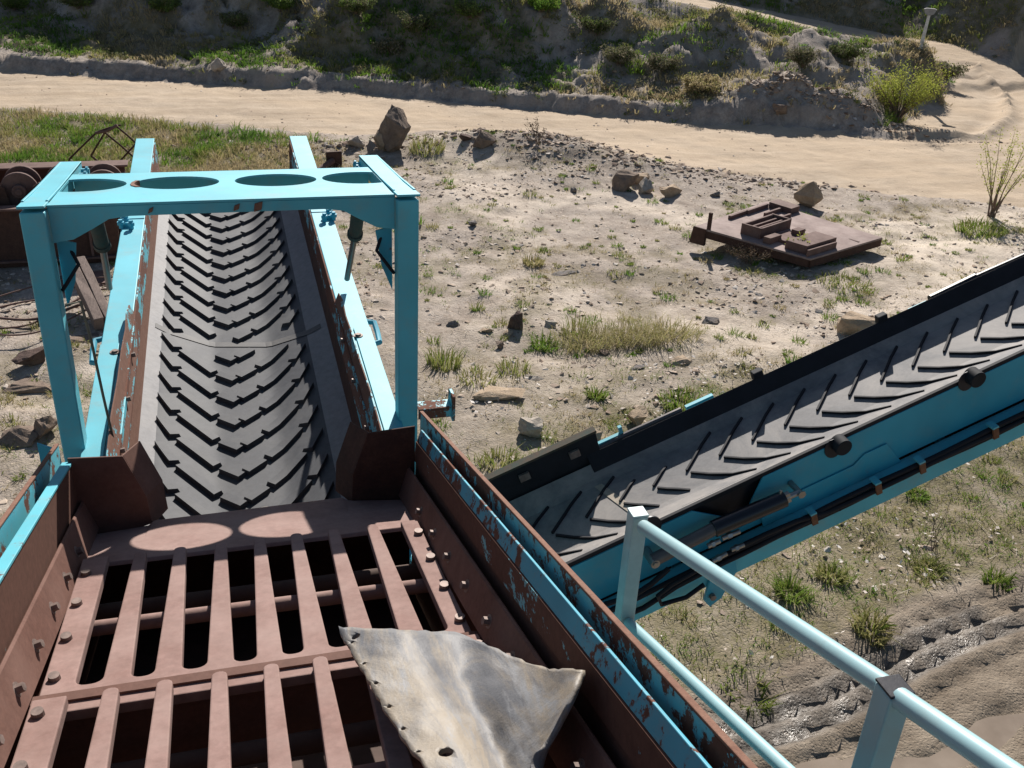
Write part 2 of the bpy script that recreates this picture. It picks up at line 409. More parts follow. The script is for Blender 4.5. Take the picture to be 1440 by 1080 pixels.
# rusty bite out of the second hole's rim, spots of rust on the front lip
g = G()
rim = [(-.212 + (HR - .004) * math.cos(q), YC + (HR - .004) * HE * math.sin(q)) for q in np.linspace(2.7, 3.75, 10)]
zs = lambda y: ZB - .125 * (y - YB0)
g.loft([[(x, y, zs(y) + .003), (x - .012 - .012 * random.random(), y, zs(y) + .0035), (x - .014, y, zs(y) - .03), (x, y, zs(y) - .03)] for x, y in rim])
g.build('rust_scar', edge_rust, beam)
# small hanging brackets and cables by the posts
for s in (-1, 1):
    g = G()
    g.prism([(s*.672, 4.105, 3.60), (s*.60, 4.105, 3.58), (s*.625, 4.105, 3.42), (s*.672, 4.105, 3.30)], (0, .01, 0))
    br = g.build('post_bracket', teal_frame, mach, .002)
    h = G(); h.tube([(s*.63, 4.12, 3.56), (s*.60, 4.08, 3.50), (s*.645, 4.05, 3.44), (s*.672, 4.06, 3.40)], .008, 8); h.build('cable', black_rub, br, smooth=True)
h = G(); h.tube([(-.66, 4.0, 3.36), (-.60, 3.98, 3.38), (-.585, 3.99, 3.2), (-.575, 4.0, 2.95), (-.56, 4.03, 2.6)], .006, 8)
h.build('cable', plain('weathered_cable', (.13, .13, .10), .7), mach, smooth=True)
# short step bracket on the right post
g = G(); g.box((.772, 3.99, 2.735), (.93, 4.07, 2.743)); g.box((.772, 3.99, 2.69), (.93, 3.998, 2.7345)); g.box((.931, 3.98, 2.67), (.945, 4.08, 2.80))
g.build('step_bracket', painted('bracket_paint', amount=.55, scale=16), mach, .002)
g = G(); g.prism([(-.735, 3.66, 2.90), (-.79, 3.66, 2.93), (-.79, 3.66, 2.84), (-.735, 3.66, 2.80)], (0, .01, 0)); g.build('guard_flap', teal_frame, mach)
# lifting rams between the gantry and the tail conveyor
for s, a, b, c in ((1, (505, 286), (499, 331), (488, 392)), (-1, (131, 296), (144, 346), (154, 405))):
    A, B, Cc = at_y(*a, 5.0), at_y(*b, 5.22), at_y(*c, 5.55)
    g = G(); g.cyl(A, B, .036, .036, 18); g.cyl(B - (B - A) * .09, B, .043, .043, 18); ram = g.build('lift_ram', rusty('ram_paint_%s' % ('r' if s > 0 else 'l'), (.03, .07, .07), (.07, .06, .05), 9), mach, smooth=True)
    h = G(); h.cyl(B, Cc, .017, .017, 12); h.build('ram_rod', rod_grey, ram, smooth=True)
# ---- handrail beside the box
XR = .85
def rp(px, py, x=XR): return at_x(px, py, x)
posts = [(rp(897, 722), 1.15), (rp(1258, 968), 1.5)]
ends = []
hr = []
for k, (p, L) in enumerate(posts):
    w = .019
    g = G(); g.box((p[0] - w, p[1] - w, p[2] - L), (p[0] + w, p[1] + w, p[2]))
    po = g.build('rail_post', galv if k == 0 else teal_rail, mach, .003)
    h = G(); h.box((p[0] - w - .001, p[1] - w - .001, p[2] + .001), (p[0] + w + .001, p[1] + w + .001, p[2] + .006)); h.build('post_cap', galv if k == 0 else black_paint, po, .002)
a, b = rp(905, 741), rp(1245, 972); d = b - a
g = G(); g.cyl(a, posts[1][0] + np.array([0, .015, -.012]), .0165, n=18); g.cyl(posts[1][0] + np.array([0, -.015, -.005]), b + d * 1.2, .0165, n=18)
g.build('top_rail', teal_rail, mach, smooth=True)
a, b = rp(884, 876), rp(1105, 1082); d = b - a
g = G(); g.cyl(a, b + d * 1.6, .0135, n=18); g.build('mid_rail', teal_rail, mach, smooth=True)
p3 = posts[1][0] + (posts[1][0] - posts[0][0])
g = G(); g.box((p3[0] - .019, p3[1] - .019, p3[2] - 1.6), (p3[0] + .019, p3[1] + .019, p3[2])); g.build('rail_post', teal_rail, mach, .003)
# walkway the railing stands on
g = G(); g.prism([(.73, -1.2, 2.72), (1.05, -1.2, 2.72), (1.05, 1.8, 2.0), (.73, 1.8, 2.0)], (0, 0, -.04)); g.build('walkway', steel, mach)

# ================================================================ tail conveyor
tc = empty('tail_conveyor', (0, 6.3, 0), 'long turquoise tail conveyor with black chevron belt running away under the frame', 'conveyor')
def rz(Y): return 2.68 + .035 * (Y - 4)
TY0, TY1 = 3.62, 8.79
def strip(prof, y0, y1, mat, name, parent, bevel=.002):
    g = G(); g.prism([(x, y0, rz(y0) + h) for x, h in prof], (0, y1 - y0, rz(y1) - rz(y0))); return g.build(name, mat, parent, bevel)
for s in (-1, 1):
    Q = lambda pts: [(s * x, h) for x, h in pts]
    rail = strip(Q([(.552, 0), (.692, 0), (.692, -.26), (.66, -.26), (.66, -.012), (.552, -.012)]), 3.75, TY1, teal, 'side_rail', tc, .004)
    strip(Q([(.5505, -.001), (.541, -.14), (.532, -.14), (.541, -.001)]), 3.62, TY1 - .12, teal_skirt, 'skirt_plate', rail)
    strip(Q([(.545, -.142), (.533, -.31), (.523, -.31), (.534, -.142)]), 3.62, TY1 - .15, dark_rust if s > 0 else edge_rust, 'rub_strip', rail)  # darker rust on the right strip stands in for its shade
    # cover plate on the near length of the rail, bolt, edge joint
    strip(Q([(.602, .003), (.694, .003), (.694, .008), (.602, .008)]), 3.80, 5.0, teal, 'cover_plate', rail)
    h = G(); Y = 4.90; h.cyl((s*.615, Y, rz(Y) + .008), (s*.615, Y, rz(Y) + .02), .016, n=6); h.cyl((s*.615, Y, rz(Y) + .008), (s*.615, Y, rz(Y) + .012), .026, n=14); h.build('bolt', bolt_steel, rail)
    strip(Q([(.553, .002), (.6945, .002), (.6945, .005), (.553, .005)]), 6.86, 8.77, teal, 'joint_plate', rail)
    # bolted clamp
    g = G(); Y = 6.72; z = rz(Y)
    g.box((s*.615, Y - .012, z + .0), (s*.70, Y + .012, z + .03))
    for dx, dy in ((.0, -.05), (.035, .04), (.065, -.03), (.05, .07)):
        g.cyl((s*(.625 + dx), Y + dy, z + .0), (s*(.625 + dx), Y + dy, z + .06), .014, n=8); g.cyl((s*(.625 + dx), Y + dy, z + .025), (s*(.625 + dx), Y + dy, z + .045), .024, n=6)
    g.build('rail_clamp', teal_frame, rail)
    # pointed flashing plate on the inside of the rail
    edge = [(3.80, .075), (4.15, .085), (4.5, .07), (4.8, .072), (5.05, .06), (5.22, .075), (5.36, .055)]
    edge2 = [(y, -.085) for y, _ in edge[:-2]] + [(5.15, -.05), (5.30, .0)]
    g = G()
    g.loft([[(s*(.556 + h * .25), y, rz(y) + h), (s*(.550 + h * .25), y, rz(y) + h), (s*(.526 + (l + .085) * .20), y, rz(y) + l), (s*(.531 + (l + .085) * .20), y, rz(y) + l)] for (y, h), (_, l) in zip(edge, edge2)])
    g.build('flashing_plate', painted('flashing_paint_%s' % ('r' if s > 0 else 'l'), rust=(.14, .075, .055), amount=.66, scale=11, streak=(1, .5, 1)), rail)
    h = G()
    for y in (4.0, 4.45, 4.9):
        h = G(); h.cyl((s*.538, y, rz(y) - .015), (s*.520, y, rz(y) - .012), .012, n=6); h.build('bolt', bolt_steel, rail)
    # round end hook behind rail
    g = G(); Y = 5.05; g.tube([(s*.693, Y + .1, rz(Y) - .03), (s*.735, Y + .08, rz(Y) - .03), (s*.74, Y, rz(Y) - .05), (s*.735, Y - .12, rz(Y) - .06), (s*.693, Y - .14, rz(Y) - .06)], .016, 8); g.build('grab_handle', teal_frame, rail, smooth=True)
# troughed belt with pads
def bz(x):
    ax = abs(x); return -.452 + .36 * max(0, ax - .17) + .25 * max(0, ax - .42)
XS = sorted(set([round(v, 4) for v in np.linspace(-.525, .525, 29)] + [-.45, .40]))
YS = np.linspace(3.445, TY1 - .22, 60)
g = G(); top = [[(x, y, rz(y) + bz(x)) for x in XS] for y in YS]
g.cur = 0; g.sheet(top)
wv = len(XS)
g.mi = [1 if abs((XS[j] + XS[j+1]) / 2 + .03) > .425 else 0 for i in range(len(YS)-1) for j in range(wv-1)]
g.cur = 0
def rib(p, q, w=.050, h=.025, taper=.75):
    """raised rubber bar between two (x, Y) points lying on the belt"""
    n = 3; rings = []
    d = np.array([q[0] - p[0], q[1] - p[1]]); L = np.linalg.norm(d); d = d / L; e = np.array([-d[1], d[0]])
    if e[1] < 0: e = -e
    for k in range(n + 1):
        c = np.array(p) + d * L * k / n; ring = []
        for off, hh in ((0, -.004), (0.003, h), (w, h), (w + .012, -.004)):
            x, y = c + e * off
            ring.append((x, y, rz(y) + bz(x) + hh))
        rings.append(ring)
    g.loft(rings)
PITCH = .245
for k in range(-2, 24):
    Y = 3.83 + PITCH * k
    for s in (-1, 1):
        yo = .035 if s > 0 else 0.
        if 5.62 < Y + yo + .15 < 5.85 and False: continue
        segs = [((.030, .008), (.122, .095)), ((.150, .118), (.326, .310)), ((.356, .338), (.426, .480))]
        for i, (a, b) in enumerate(segs):
            ya, yb = Y + a[1] + yo, Y + b[1] + yo
            if yb > TY1 - .3 or ya < 3.5: continue
            bx = lambda x: s * x * .98 - .036
            # worn splice across the belt
            ys = (ya + yb) / 2 + .10 * s * (a[0] + b[0]) / 2
            if abs(ys - 5.80) < .085 and random.random() < .85: continue
            rib((bx(a[0]), ya), (bx(b[0]), yb))
belt = g.build('belt', [belt_rub, belt_edge], tc, smooth=True)
# return belt, rollers, end drum
g = G(); g.prism([(-.5, TY0, rz(TY0) - .70), (.5, TY0, rz(TY0) - .70), (.5, TY1 - .2, rz(TY1) - .72), (-.5, TY1 - .2, rz(TY1) - .72)], (0, 0, .012)); g.build('return_belt', black_rub, tc)
g = G(); g.cyl((-.54, TY1 - .22, rz(TY1) - .585), (.54, TY1 - .22, rz(TY1) - .585), .125, n=28); g.build('head_drum', black_rub, tc, smooth=True)
for y in (4.4, 5.4, 6.4, 7.4, 8.3):
    g = G(); g.cyl((-.55, y, rz(y) - .56), (.55, y, rz(y) - .56), .05, n=14); g.build('idler_roller', black_paint, tc, smooth=True)
for y in (4.0, 5.9, 7.9):
    g = G(); g.box((-.655, y, rz(y) - .84), (.655, y + .06, rz(y) - .78)); g.box((-.655, y, rz(y) - .78), (-.60, y + .06, rz(y) - .265)); g.box((.60, y, rz(y) - .78), (.655, y + .06, rz(y) - .265)); g.build('cross_tie', teal_frame, tc)
# belt splice: pale strip of worn rubber
g = G(); g.sheet([[(x, 5.80 - .16 * x + dy, rz(5.8 - .16 * x + dy) + bz(x) + .004) for x in XS if abs(x) < .52] for dy in (-.03, 0, .03)]); g.build('belt_splice', rubber('splice_rubber', (.085, .083, .085), (.17, .16, .15), .7, 5), belt)
# tear in the belt with a dusty flap of rubber
g = G()
c = np.array([.03, 3.98])
ring = [c + np.array([.09 * math.cos(q) * (1 + .4 * math.sin(3*q)), .055 * math.sin(q) * (1 + .3 * math.cos(5*q))]) for q in np.linspace(0, 2*math.pi, 16, endpoint=False)]
g.add([(x, y, rz(y) + bz(x) + .030 + .006 * (i % 3)) for i, (x, y) in enumerate(ring)] + [(c[0], c[1], rz(c[1]) + bz(0) + .032)], [(i, (i+1) % 16, 16) for i in range(16)])
g.build('torn_patch', rubber('torn_rubber', (.28, .24, .20), (.38, .32, .26), .7, 9), belt, solid=.006)

# ================================================================ side conveyor
sc_ = empty('side_conveyor', (2.6, 4.1, 0), 'turquoise side conveyor with thin V cleats and hydraulic cylinder rising to the right', 'conveyor')
e, azc = R_(21), R_(1.5)
U = np.array([math.cos(e)*math.cos(azc), math.cos(e)*math.sin(azc), math.sin(e)]); V_ = np.array([-math.sin(azc), math.cos(azc), 0]); W = np.cross(U, V_)
OS = np.array([1.0, 4.1, 1.80])
def sp(u, v, w): return OS + U * u + V_ * v + W * w
def sbox(g, u0, u1, v0, v1, w0, w1): return g.hexa([sp(u0,v0,w0), sp(u1,v0,w0), sp(u1,v1,w0), sp(u0,v1,w0), sp(u0,v0,w1), sp(u1,v0,w1), sp(u1,v1,w1), sp(u0,v1,w1)])
def suv(px, py, v):      # point of the picture on the plane v = const
    P = at_plane(px, py, sp(0, v, 0), V_); d = P - OS; return d @ U, d @ W
SU0, SU1 = -.35, 6.2
# belt
def sw(v):
    t = v + .10; a = abs(t)
    return -.080 + (.50 * max(0, a - .16) if t < 0 else .95 * max(0, a - .22)) + .004
VS = list(np.linspace(-.415, -.16, 8)) + list(np.linspace(-.12, .05, 5)) + list(np.linspace(.08, .205, 5))
US = np.linspace(SU0, SU1, 40)
g = G(); g.sheet([[sp(u, v, sw(v)) for v in VS] for u in US])
g.cur = 1
def vrib(pts, wd=.013, h=.014):
    rings = []
    for i, (u, v) in enumerate(pts):
        a = np.array(pts[max(0, i-1)]); b = np.array(pts[min(len(pts)-1, i+1)]); d = _n(b - a); n2 = np.array([-d[1], d[0]])
        hh = h * (.55 if i == len(pts) - 1 else 1)
        rings.append([sp(u + n2[0]*o, v + n2[1]*o, sw(v + n2[1]*o) + k) for o, k in ((-wd/2, -.003), (-wd/2*.8, hh), (wd/2*.8, hh), (wd/2, -.003))])
    g.loft(rings)
for k in range(-8, 25):
    u = 1.685 + .1975 * k
    if u < SU0 + .05 or u > SU1 - .3: continue
    short = .55 if k == -4 else 1
    if k == -3: short = .5
    vrib([(u + .012, -.118), (u + .012 + .075*short, -.118 - .075*short), (u + .012 + .17*short, -.118 - .155*short), (u + .012 + .27*short, -.118 - .232*short)])
    vrib([(u, -.090), (u + .075*short, -.090 + .065*short), (u + .165*short, -.090 + .145*short), (u + .25*short, -.090 + .21*short)])
sb = g.build('belt', [side_rub, black_rub], sc_)  # black cleats: shade on their facing sides put into the colour
g = G(); g.sheet([[sp(.90 + (v + .1) * -.25 + o, v, sw(v) + .004) for v in VS[:-3]] for o in (-.022, 0, .022)]); g.build('belt_splice', rubber('sand_splice', (.34, .29, .23), (.45, .38, .30), .8, 9), sb)
g = G(); g.sheet([[sp(u, v, -.42) for v in (-.38, .2)] for u in (SU0, SU1)]); g.build('return_belt', black_rub, sc_, solid=.01)
# rubber edge skirts
g = G(); g.prism([sp(.86, v, w) for v, w in ((.165, -.035), (.172, -.040), (.236, .048), (.229, .054))], U * (SU1 - .86)); g.build('edge_skirt', black_rub, sc_, .002)
g = G(); sbox(g, SU0, SU1, -.436, -.416, -.02, .006); g.build('edge_skirt', black_rub, sc_, .002)
# hopper board at the low end
g = G(); g.prism([sp(.0, .215, -.06), sp(.93, .215, -.06), sp(.95, .24, .165), sp(.0, .255, .165)], V_ * .012); hb = g.build('hopper_board', black_rub, sc_)
h = G(); sbox(h, 0, .955, .23, .28, .167, .181); h.build('board_edge', rusty('board_edge_rust', (.04, .06, .05), (.10, .06, .04), 18), hb)
for u in (.16, .5, .80):
    h = G(); h.obox(sp(u, .226, .10), U * .03, V_ * .008, W * .022); h.build('board_plate', bolt_steel, hb)
# near frame: web, lower flange, tail plate
g = G()
web = [(1.56, -.016), (SU1, -.016), (SU1, -.30), (1.30, -.30), (1.42, -.20)]
g.prism([sp(u, -.440, w) for u, w in web], V_ * .010)
nf = g.build('side_frame', teal_frame, sc_, .002)
g = G(); g.prism([sp(u, -.442, w) for u, w in ((-.3, -.02), (1.16, -.02), (1.36, -.19), (1.34, -.30), (-.3, -.30))], V_ * .010); g.build('tail_plate', teal_frame, nf, .002)
g = G(); sbox(g, 1.13, 1.6, -.40, -.39, -.24, -.01); g.build('gap_shade_sheet', black_paint, nf)  # black sheet standing in for the shade inside the gap
g = G(); sbox(g, -.3, SU1, -.50, -.432, -.335, -.322); sbox(g, -.3, SU1, -.510, -.500, -.475, -.322); sbox(g, -.3, SU1, -.50, -.36, -.487, -.475); g.build('lower_flange', teal, nf, .003)
g = G(); g.prism([sp(u, -.444, w) for u, w in ((1.50, -.20), (2.05, -.20), (2.12, -.16), (2.25, -.16), (2.32, -.32), (1.5, -.32))], V_ * -.008); g.build('anchor_plate', teal_frame, nf, .002)
g = G(); sbox(g, -.3, SU1, .215, .225, -.45, -.03); sbox(g, -.3, SU1, .16, .214, -.462, -.45); g.build('side_frame', teal_frame, sc_, .002)
for u in np.arange(.2, SU1, .8):
    h = G(); sbox(h, u, u + .05, -.43, .214, -.445, -.39); h.build('cross_tie', teal_frame, sc_)
    h = G(); h.cyl(sp(u + .3, -.36, -.20), sp(u + .3, .16, -.20), .045, n=14); h.build('idler_roller', black_paint, sc_, smooth=True)
# roller ends sticking out of the frame, black discs standing in for the shaded slots below them
for px, py in ((1182, 625), (1370, 530)):
    u, w = suv(px, py, -.46)
    h = G(); h.cyl(sp(u, -.425, w), sp(u, -.495, w - .004), .045, n=24); ro = h.build('roller_end', black_rub, sc_, .004, smooth=True)
    k = G(); k.prism([sp(u - .055 + .05 * math.cos(q) + .02, -.4435, w - .018 + .058 * math.sin(q)) for q in np.linspace(0, 2*math.pi, 18, endpoint=False)], V_ * -.003); k.build('slot_shade_disc', black_paint, ro)
u, w = suv(915, 742, -.46); h = G(); h.cyl(sp(u, -.444, w), sp(u, -.458, w), .062, n=24); h.build('roller_end', black_paint, sc_, .003, smooth=True)
for px, py in ((1065, 527), (1240, 448)):
    P = at_plane(px, py, sp(0, .24, 0), V_); d = P - OS; u, w = d @ U, d @ W
    h = G(); h.obox(sp(u, .245, w), U * .03, V_ * .022, W * .026); h.build('roller_end', black_rub, sc_, .006)
# pipes and teal brackets along the far edge
def far_uw(px, py, v=.27): P = at_plane(px, py, sp(0, v, 0), V_); d = P - OS; return d @ U, d @ W
def farline(pts, r, mat, name):
    h = G(); h.tube([sp(u, .27, w) for u, w in pts], r, 10); return h.build(name, mat, sc_, smooth=True)
farline([far_uw(824, 641), far_uw(880, 612), far_uw(958, 577)], .020, rod_grey, 'far_pipe')
for (px, py), du, dw in (((860, 619), .075, .010), ((874, 607), .010, .028), ((985, 567), .085, .012)):
    u, w = far_uw(px, py); h = G(); h.obox(sp(u, .285, w), U * du, V_ * .012, W * dw); h.build('far_bracket', teal, sc_)
farline([far_uw(1308, 421), far_uw(1372, 390)], .026, black_paint, 'far_cylinder')
farline([far_uw(1366, 393), far_uw(1436, 362), far_uw(1560, 305)], .019, black_paint, 'far_cylinder')
h = G(); u, w = far_uw(1300, 424); h.obox(sp(u - .05, .26, w - .01), U * .06, V_ * .012, W * .012); h.build('far_bracket', teal, sc_)
# hydraulic cylinder
def cylpt(px, py, v=-.53): u, w = suv(px, py, v); return sp(u, v, w)
A, B, Cc = cylpt(918, 788), cylpt(1003, 744), cylpt(1103, 701)
g = G(); g.cyl(B, Cc, .043, n=24); hc = g.build('hydraulic_cylinder', gloss_black, sc_, .003, smooth=True)
h = G(); h.cyl(A, B + (Cc - B) * .02, .034, n=20); h.build('inner_tube', rod_grey, hc, smooth=True)
d = _n(Cc - B)
h = G(); h.cyl(Cc, Cc + d * .085, .016, n=12); h.obox(Cc + d * .0, d * .03, V_ * .012, W * .028); h.cyl(Cc + d * .085 - V_ * .022, Cc + d * .085 + V_ * .085, .016, n=14); h.cyl(Cc + d * .085 - V_ * .028, Cc + d * .085 - V_ * .022, .022, n=6); h.cyl(Cc - d * .02 + W * .03, Cc - d * .01 + W * .06, .008, n=8)
h.build('rod_eye', steel, hc, smooth=True)
h = G(); h.cyl(A - V_ * .035, A + V_ * .09, .024, n=14); h.cyl(A - V_ * .042, A - V_ * .035, .016, n=6); h.build('pivot_pin', steel, hc, smooth=True)
# hoses along the lower flange, clamps, fittings, tangle behind the post
for i, (dv, dw) in enumerate(((0, 0), (-.012, -.024), (.006, -.046))):
    pts = []
    for u in np.linspace(-.2 if i < 2 else 1.2, SU1 - .1, 34):
        sag = .006 * math.sin(u * 7 + i * 2)
        drop = -.07 * max(0, 1 - abs(u - .7) / .5) ** 2 if i else 0
        pts.append(sp(u, -.525 + dv, -.312 + dw + sag + drop))
    h = G(); h.tube(pts, .014, 10); h.build('hose', black_rub, sc_, smooth=True)
for px, py in ((1140, 717), (1230, 670), (1292, 640), (1395, 588), (716, 858)):
    u, w = suv(px, py, -.53)
    h = G(); h.cur = 0; h.obox(sp(u, -.553, -.322), U * .016, V_ * .006, W * .034); h.cur = 1; h.obox(sp(u, -.53, -.284), U * .017, V_ * .029, W * .006)
    h.build('hose_clamp', [rusty('clamp_rust_%d' % px, (.16, .07, .035), (.24, .12, .07), 30), teal], sc_)
def fit(px0, py0, px1, py1, r, v=-.555, name='hose_fitting', mat=steel):
    h = G(); a, b = cylpt(px0, py0, v), cylpt(px1, py1, v); h.cyl(a, b, r, n=12); h.cyl(a + (b-a)*.3, a + (b-a)*.55, r * 1.35, n=6); return h.build(name, mat, sc_)
fit(1002, 789, 1022, 778, .013); fit(1028, 773, 1046, 766, .013); fit(995, 768, 1012, 760, .014); fit(1015, 757, 1040, 747, .013)
h = G(); h.tube([cylpt(1044, 767, -.555), cylpt(1075, 752, -.55), cylpt(1120, 733, -.545), sp(*[suv(1180, 702, -.54)[0]], -.535, -.35)], .013, 10); h.build('hose', black_rub, sc_, smooth=True)
h = G(); h.tube([cylpt(1000, 790, -.555), cylpt(975, 805, -.57), cylpt(945, 822, -.58), cylpt(925, 838, -.57), cylpt(930, 850, -.56), cylpt(965, 840, -.56), cylpt(990, 822, -.55)], .012, 10); h.build('hose', black_rub, sc_, smooth=True)
h = G(); h.tube([cylpt(940, 800, -.53), cylpt(915, 822, -.56), cylpt(890, 838, -.56), cylpt(850, 850, -.54)], .014, 10); h.build('hose', black_rub, sc_, smooth=True)
# pivot ear under the flange
h = G(); h.prism([cylpt(988, 842, -.515), cylpt(1000, 800, -.515), cylpt(1032, 783, -.515), cylpt(1034, 800, -.515), cylpt(1012, 838, -.515), cylpt(996, 850, -.515)], V_ * -.02); er = h.build('pivot_ear', teal_frame, sc_, .003)
h = G(); a = cylpt(1001, 838, -.54); h.cyl(a, a - V_ * .02, .018, n=6); h.build('ear_bolt', bolt_steel, er)
# support strut from the chassis
g = G(); g.tube([(.85, 4.15, 1.7), (1.6, 4.0, 1.62), sp(1.9, -.1, -.47)], .045, 10); g.build('support_strut', teal_frame, sc_)
g = G(); g.cyl((.8, 3.72, 1.66), (.8, 4.35, 1.66), .07, n=16); g.build('hinge_shaft', black_paint, sc_, smooth=True)

# ================================================================ torn rubber sheet lying in the box
rows = [
 [(475, 880, .10), (560, 884, .13), (640, 891, .06), (700, 912, .10), (760, 938, .16), (818, 940, .29)],
 [(508, 940, .09), (590, 948, .10), (655, 962, .045), (712, 985, .09), (765, 1003, .15), (800, 985, .25)],
 [(550, 1010, .08), (630, 1020, .09), (690, 1040, .035), (728, 1058, .07), (755, 1060, .11), (772, 1036, .17)],
 [(602, 1090, .08), (668, 1104, .08), (716, 1118, .035), (742, 1122, .06), (754, 1112, .08), (745, 1078, .11)],
 [(670, 1210, .08), (712, 1205, .075), (738, 1200, .035), (750, 1192, .05), (756, 1182, .06), (752, 1160, .08)]]
nrm = [0, TAN, 1]
ctrl = np.array([[at_plane(px, py, (0, 3.4, 2.688 + h * .85), nrm) for px, py, h in r] for r in rows])
def crom(P, n):
    P = np.concatenate([[2*P[0]-P[1]], P, [2*P[-1]-P[-2]]]); out = []
    m = len(P) - 3
    for t in np.linspace(0, m, n):
        i = min(int(t), m - 1); f = t - i; a, b, c, d = P[i:i+4]
        out.append(.5 * (2*b + (c-a)*f + (2*a-5*b+4*c-d)*f*f + (3*b-a-3*c+d)*f**3))
    return np.array(out)
mid = np.array([crom(ctrl[i], 46) for i in range(len(rows))])
surf = np.array([crom(mid[:, j], 56) for j in range(46)])          # [j across][i along]
for j in range(46):
    for i in range(56):
        p = surf[j, i]; surf[j, i, 2] += .010 * (fbm(np.array(p[0] * 14), np.array(p[1] * 14), 31, 3) - .5) * 2
        if j == 0 or i == 0: surf[j, i, :2] += (RNG.random(2) - .5) * .007
sheet_root = None
g = G(); g.sheet(surf)
mm = M('muddy_rubber')
mp_ = mm.stretch(7.5, 1.3, 1.3); mp_.node.inputs['Rotation'].default_value = (0, 0, R_(-24))
stre = mm.noise(1.3, 7, .70, mp_, dist=.6)
cc = mm.mix(mm.ramp(stre, .42, .58), (.12, .12, .127), (.25, .208, .158))
cc = mm.mix(mm.ramp(mm.noise(2.2, 5, .7, mp_), .55, .68), cc, (.22, .22, .225))
cc = mm.mix(mm.ramp(mm.noise(6, 6, .75), .55, .75, 0, .7), cc, (.10, .094, .092))
mm.set(Base_Color=cc, Roughness=.58).bump(mm.noise(24, 6, .75), .5, .006)
o0 = np.array(surf[20, 25]); root = None
sh = g.build('rubber_sheet', mm.m)
for v in sh.data.vertices: v.co = v.co - Vector(o0)
sh.location = Vector(o0)
sh.data.polygons.foreach_set('use_smooth', [True] * len(sh.data.polygons))
tag(sh, 'torn muddy grey rubber sheet with bolt holes lying curled on the finger grate', 'rubber sheet')
md = sh.modifiers.new('solid', 'SOLIDIFY'); md.thickness = .012; md.offset = -1
bc = bmesh.new()
def hole(j, i, r):
    p = surf[j, i]; a = surf[min(j+1, 45), i] - surf[max(j-1, 0), i]; b = surf[j, min(i+1, 55)] - surf[j, max(i-1, 0)]
    nn = _n(np.cross(a, b)); q = Vector(nn).to_track_quat('Z', 'Y').to_matrix().to_4x4(); q.translation = Vector(p - o0)
    bmesh.ops.create_cone(bc, cap_ends=True, segments=14, radius1=r, radius2=r, depth=.09, matrix=q)
hole(6, 35, .016)
for i in (5, 12, 18, 24, 30, 36, 42, 48): hole(1, i, .0055)
hole(2, 3, .012)
cm = bpy.data.meshes.new('cut'); bc.to_mesh(cm); bc.free()
cut = bpy.data.objects.new('cut', cm); COL.objects.link(cut); cut.location = sh.location
bmod = sh.modifiers.new('holes', 'BOOLEAN'); bmod.object = cut; bmod.operation = 'DIFFERENCE'; bmod.solver = 'EXACT'
bpy.context.view_layer.update()
dg = bpy.context.evaluated_depsgraph_get()
newme = bpy.data.meshes.new_from_object(sh.evaluated_get(dg))
sh.modifiers.clear(); sh.data = newme; newme.name = 'rubber_sheet'
bpy.data.objects.remove(cut, do_unlink=True)
# ================================================================ terrain: one height field, split into ground and road faces
far_px = [(0, 99), (240, 115), (480, 128), (720, 152), (960, 173), (1093, 182), (1200, 190)]
near_px = [(0, 150), (160, 162), (320, 178), (480, 190), (630, 184), (780, 202), (847, 222), (960, 241), (1132, 258), (1257, 271), (1440, 290)]
FP = np.array([at_z(*p)[:2] for p in far_px]); NP_ = np.array([at_z(*p)[:2] for p in near_px])
def ext(P, x0, x1):
    a, b = P[0] - (P[1] - P[0]) / (P[1] - P[0])[0] * (P[0][0] - x0), P[-1] + (P[-1] - P[-2]) / (P[-1] - P[-2])[0] * (x1 - P[-1][0])
    return np.concatenate([[a], P, [b]])
FP2, NP2 = ext(FP, -60, 60), ext(NP_, -60, 60)
def yfar(X): return np.interp(X, FP2[:, 0], FP2[:, 1])
def ynear(X): return np.interp(X, NP2[:, 0], NP2[:, 1])
R2 = np.array([(18.6, 17.5, .0), (20.6, 21.5, .0), (22.2, 25.2, .22), (21.5, 28.3, .62), (18.3, 29.4, 1.08), (14.9, 30.2, 1.55), (11.8, 31.2, 1.95), (4, 36, 2.9), (-8, 44, 4.5)])
R3 = np.array([(20.6, 20.5, .0), (26, 25.5, .15), (34, 29, .3), (60, 38, .6)])
def poly_dist(X, Y, P):
    best = np.full(X.shape, 1e9); zz = np.zeros(X.shape); side = np.zeros(X.shape)
    for a, b in zip(P[:-1], P[1:]):
        d = b[:2] - a[:2]; L = d @ d
        t = np.clip(((X - a[0]) * d[0] + (Y - a[1]) * d[1]) / L, 0, 1)
        dx, dy = X - (a[0] + t * d[0]), Y - (a[1] + t * d[1]); q = np.hypot(dx, dy)
        sd = (d[0] * dy - d[1] * dx) / math.sqrt(L)
        k = q < best; best = np.where(k, q, best); zz = np.where(k, a[2] + t * (b[2] - a[2]), zz); side = np.where(k, sd, side)
    return best, zz, side
def mound(X, Y, x, y, h, sx, sy, rot=0, p=1.0, q=1.5):
    c, s = math.cos(R_(rot)), math.sin(R_(rot)); u = ((X - x) * c + (Y - y) * s) / sx; v = (-(X - x) * s + (Y - y) * c) / sy
    r = np.sqrt(u*u + v*v); return h * np.maximum(0, np.exp(-(r ** q) * p) - .02)
BERM = np.array([tuple(at_z(px, py)[:2]) + (0,) for px, py in ((1215, 188), (1300, 191), (1385, 190), (1420, 165), (1412, 135), (1372, 112))])
MUD_D = _n(np.array([3.3, .75]))
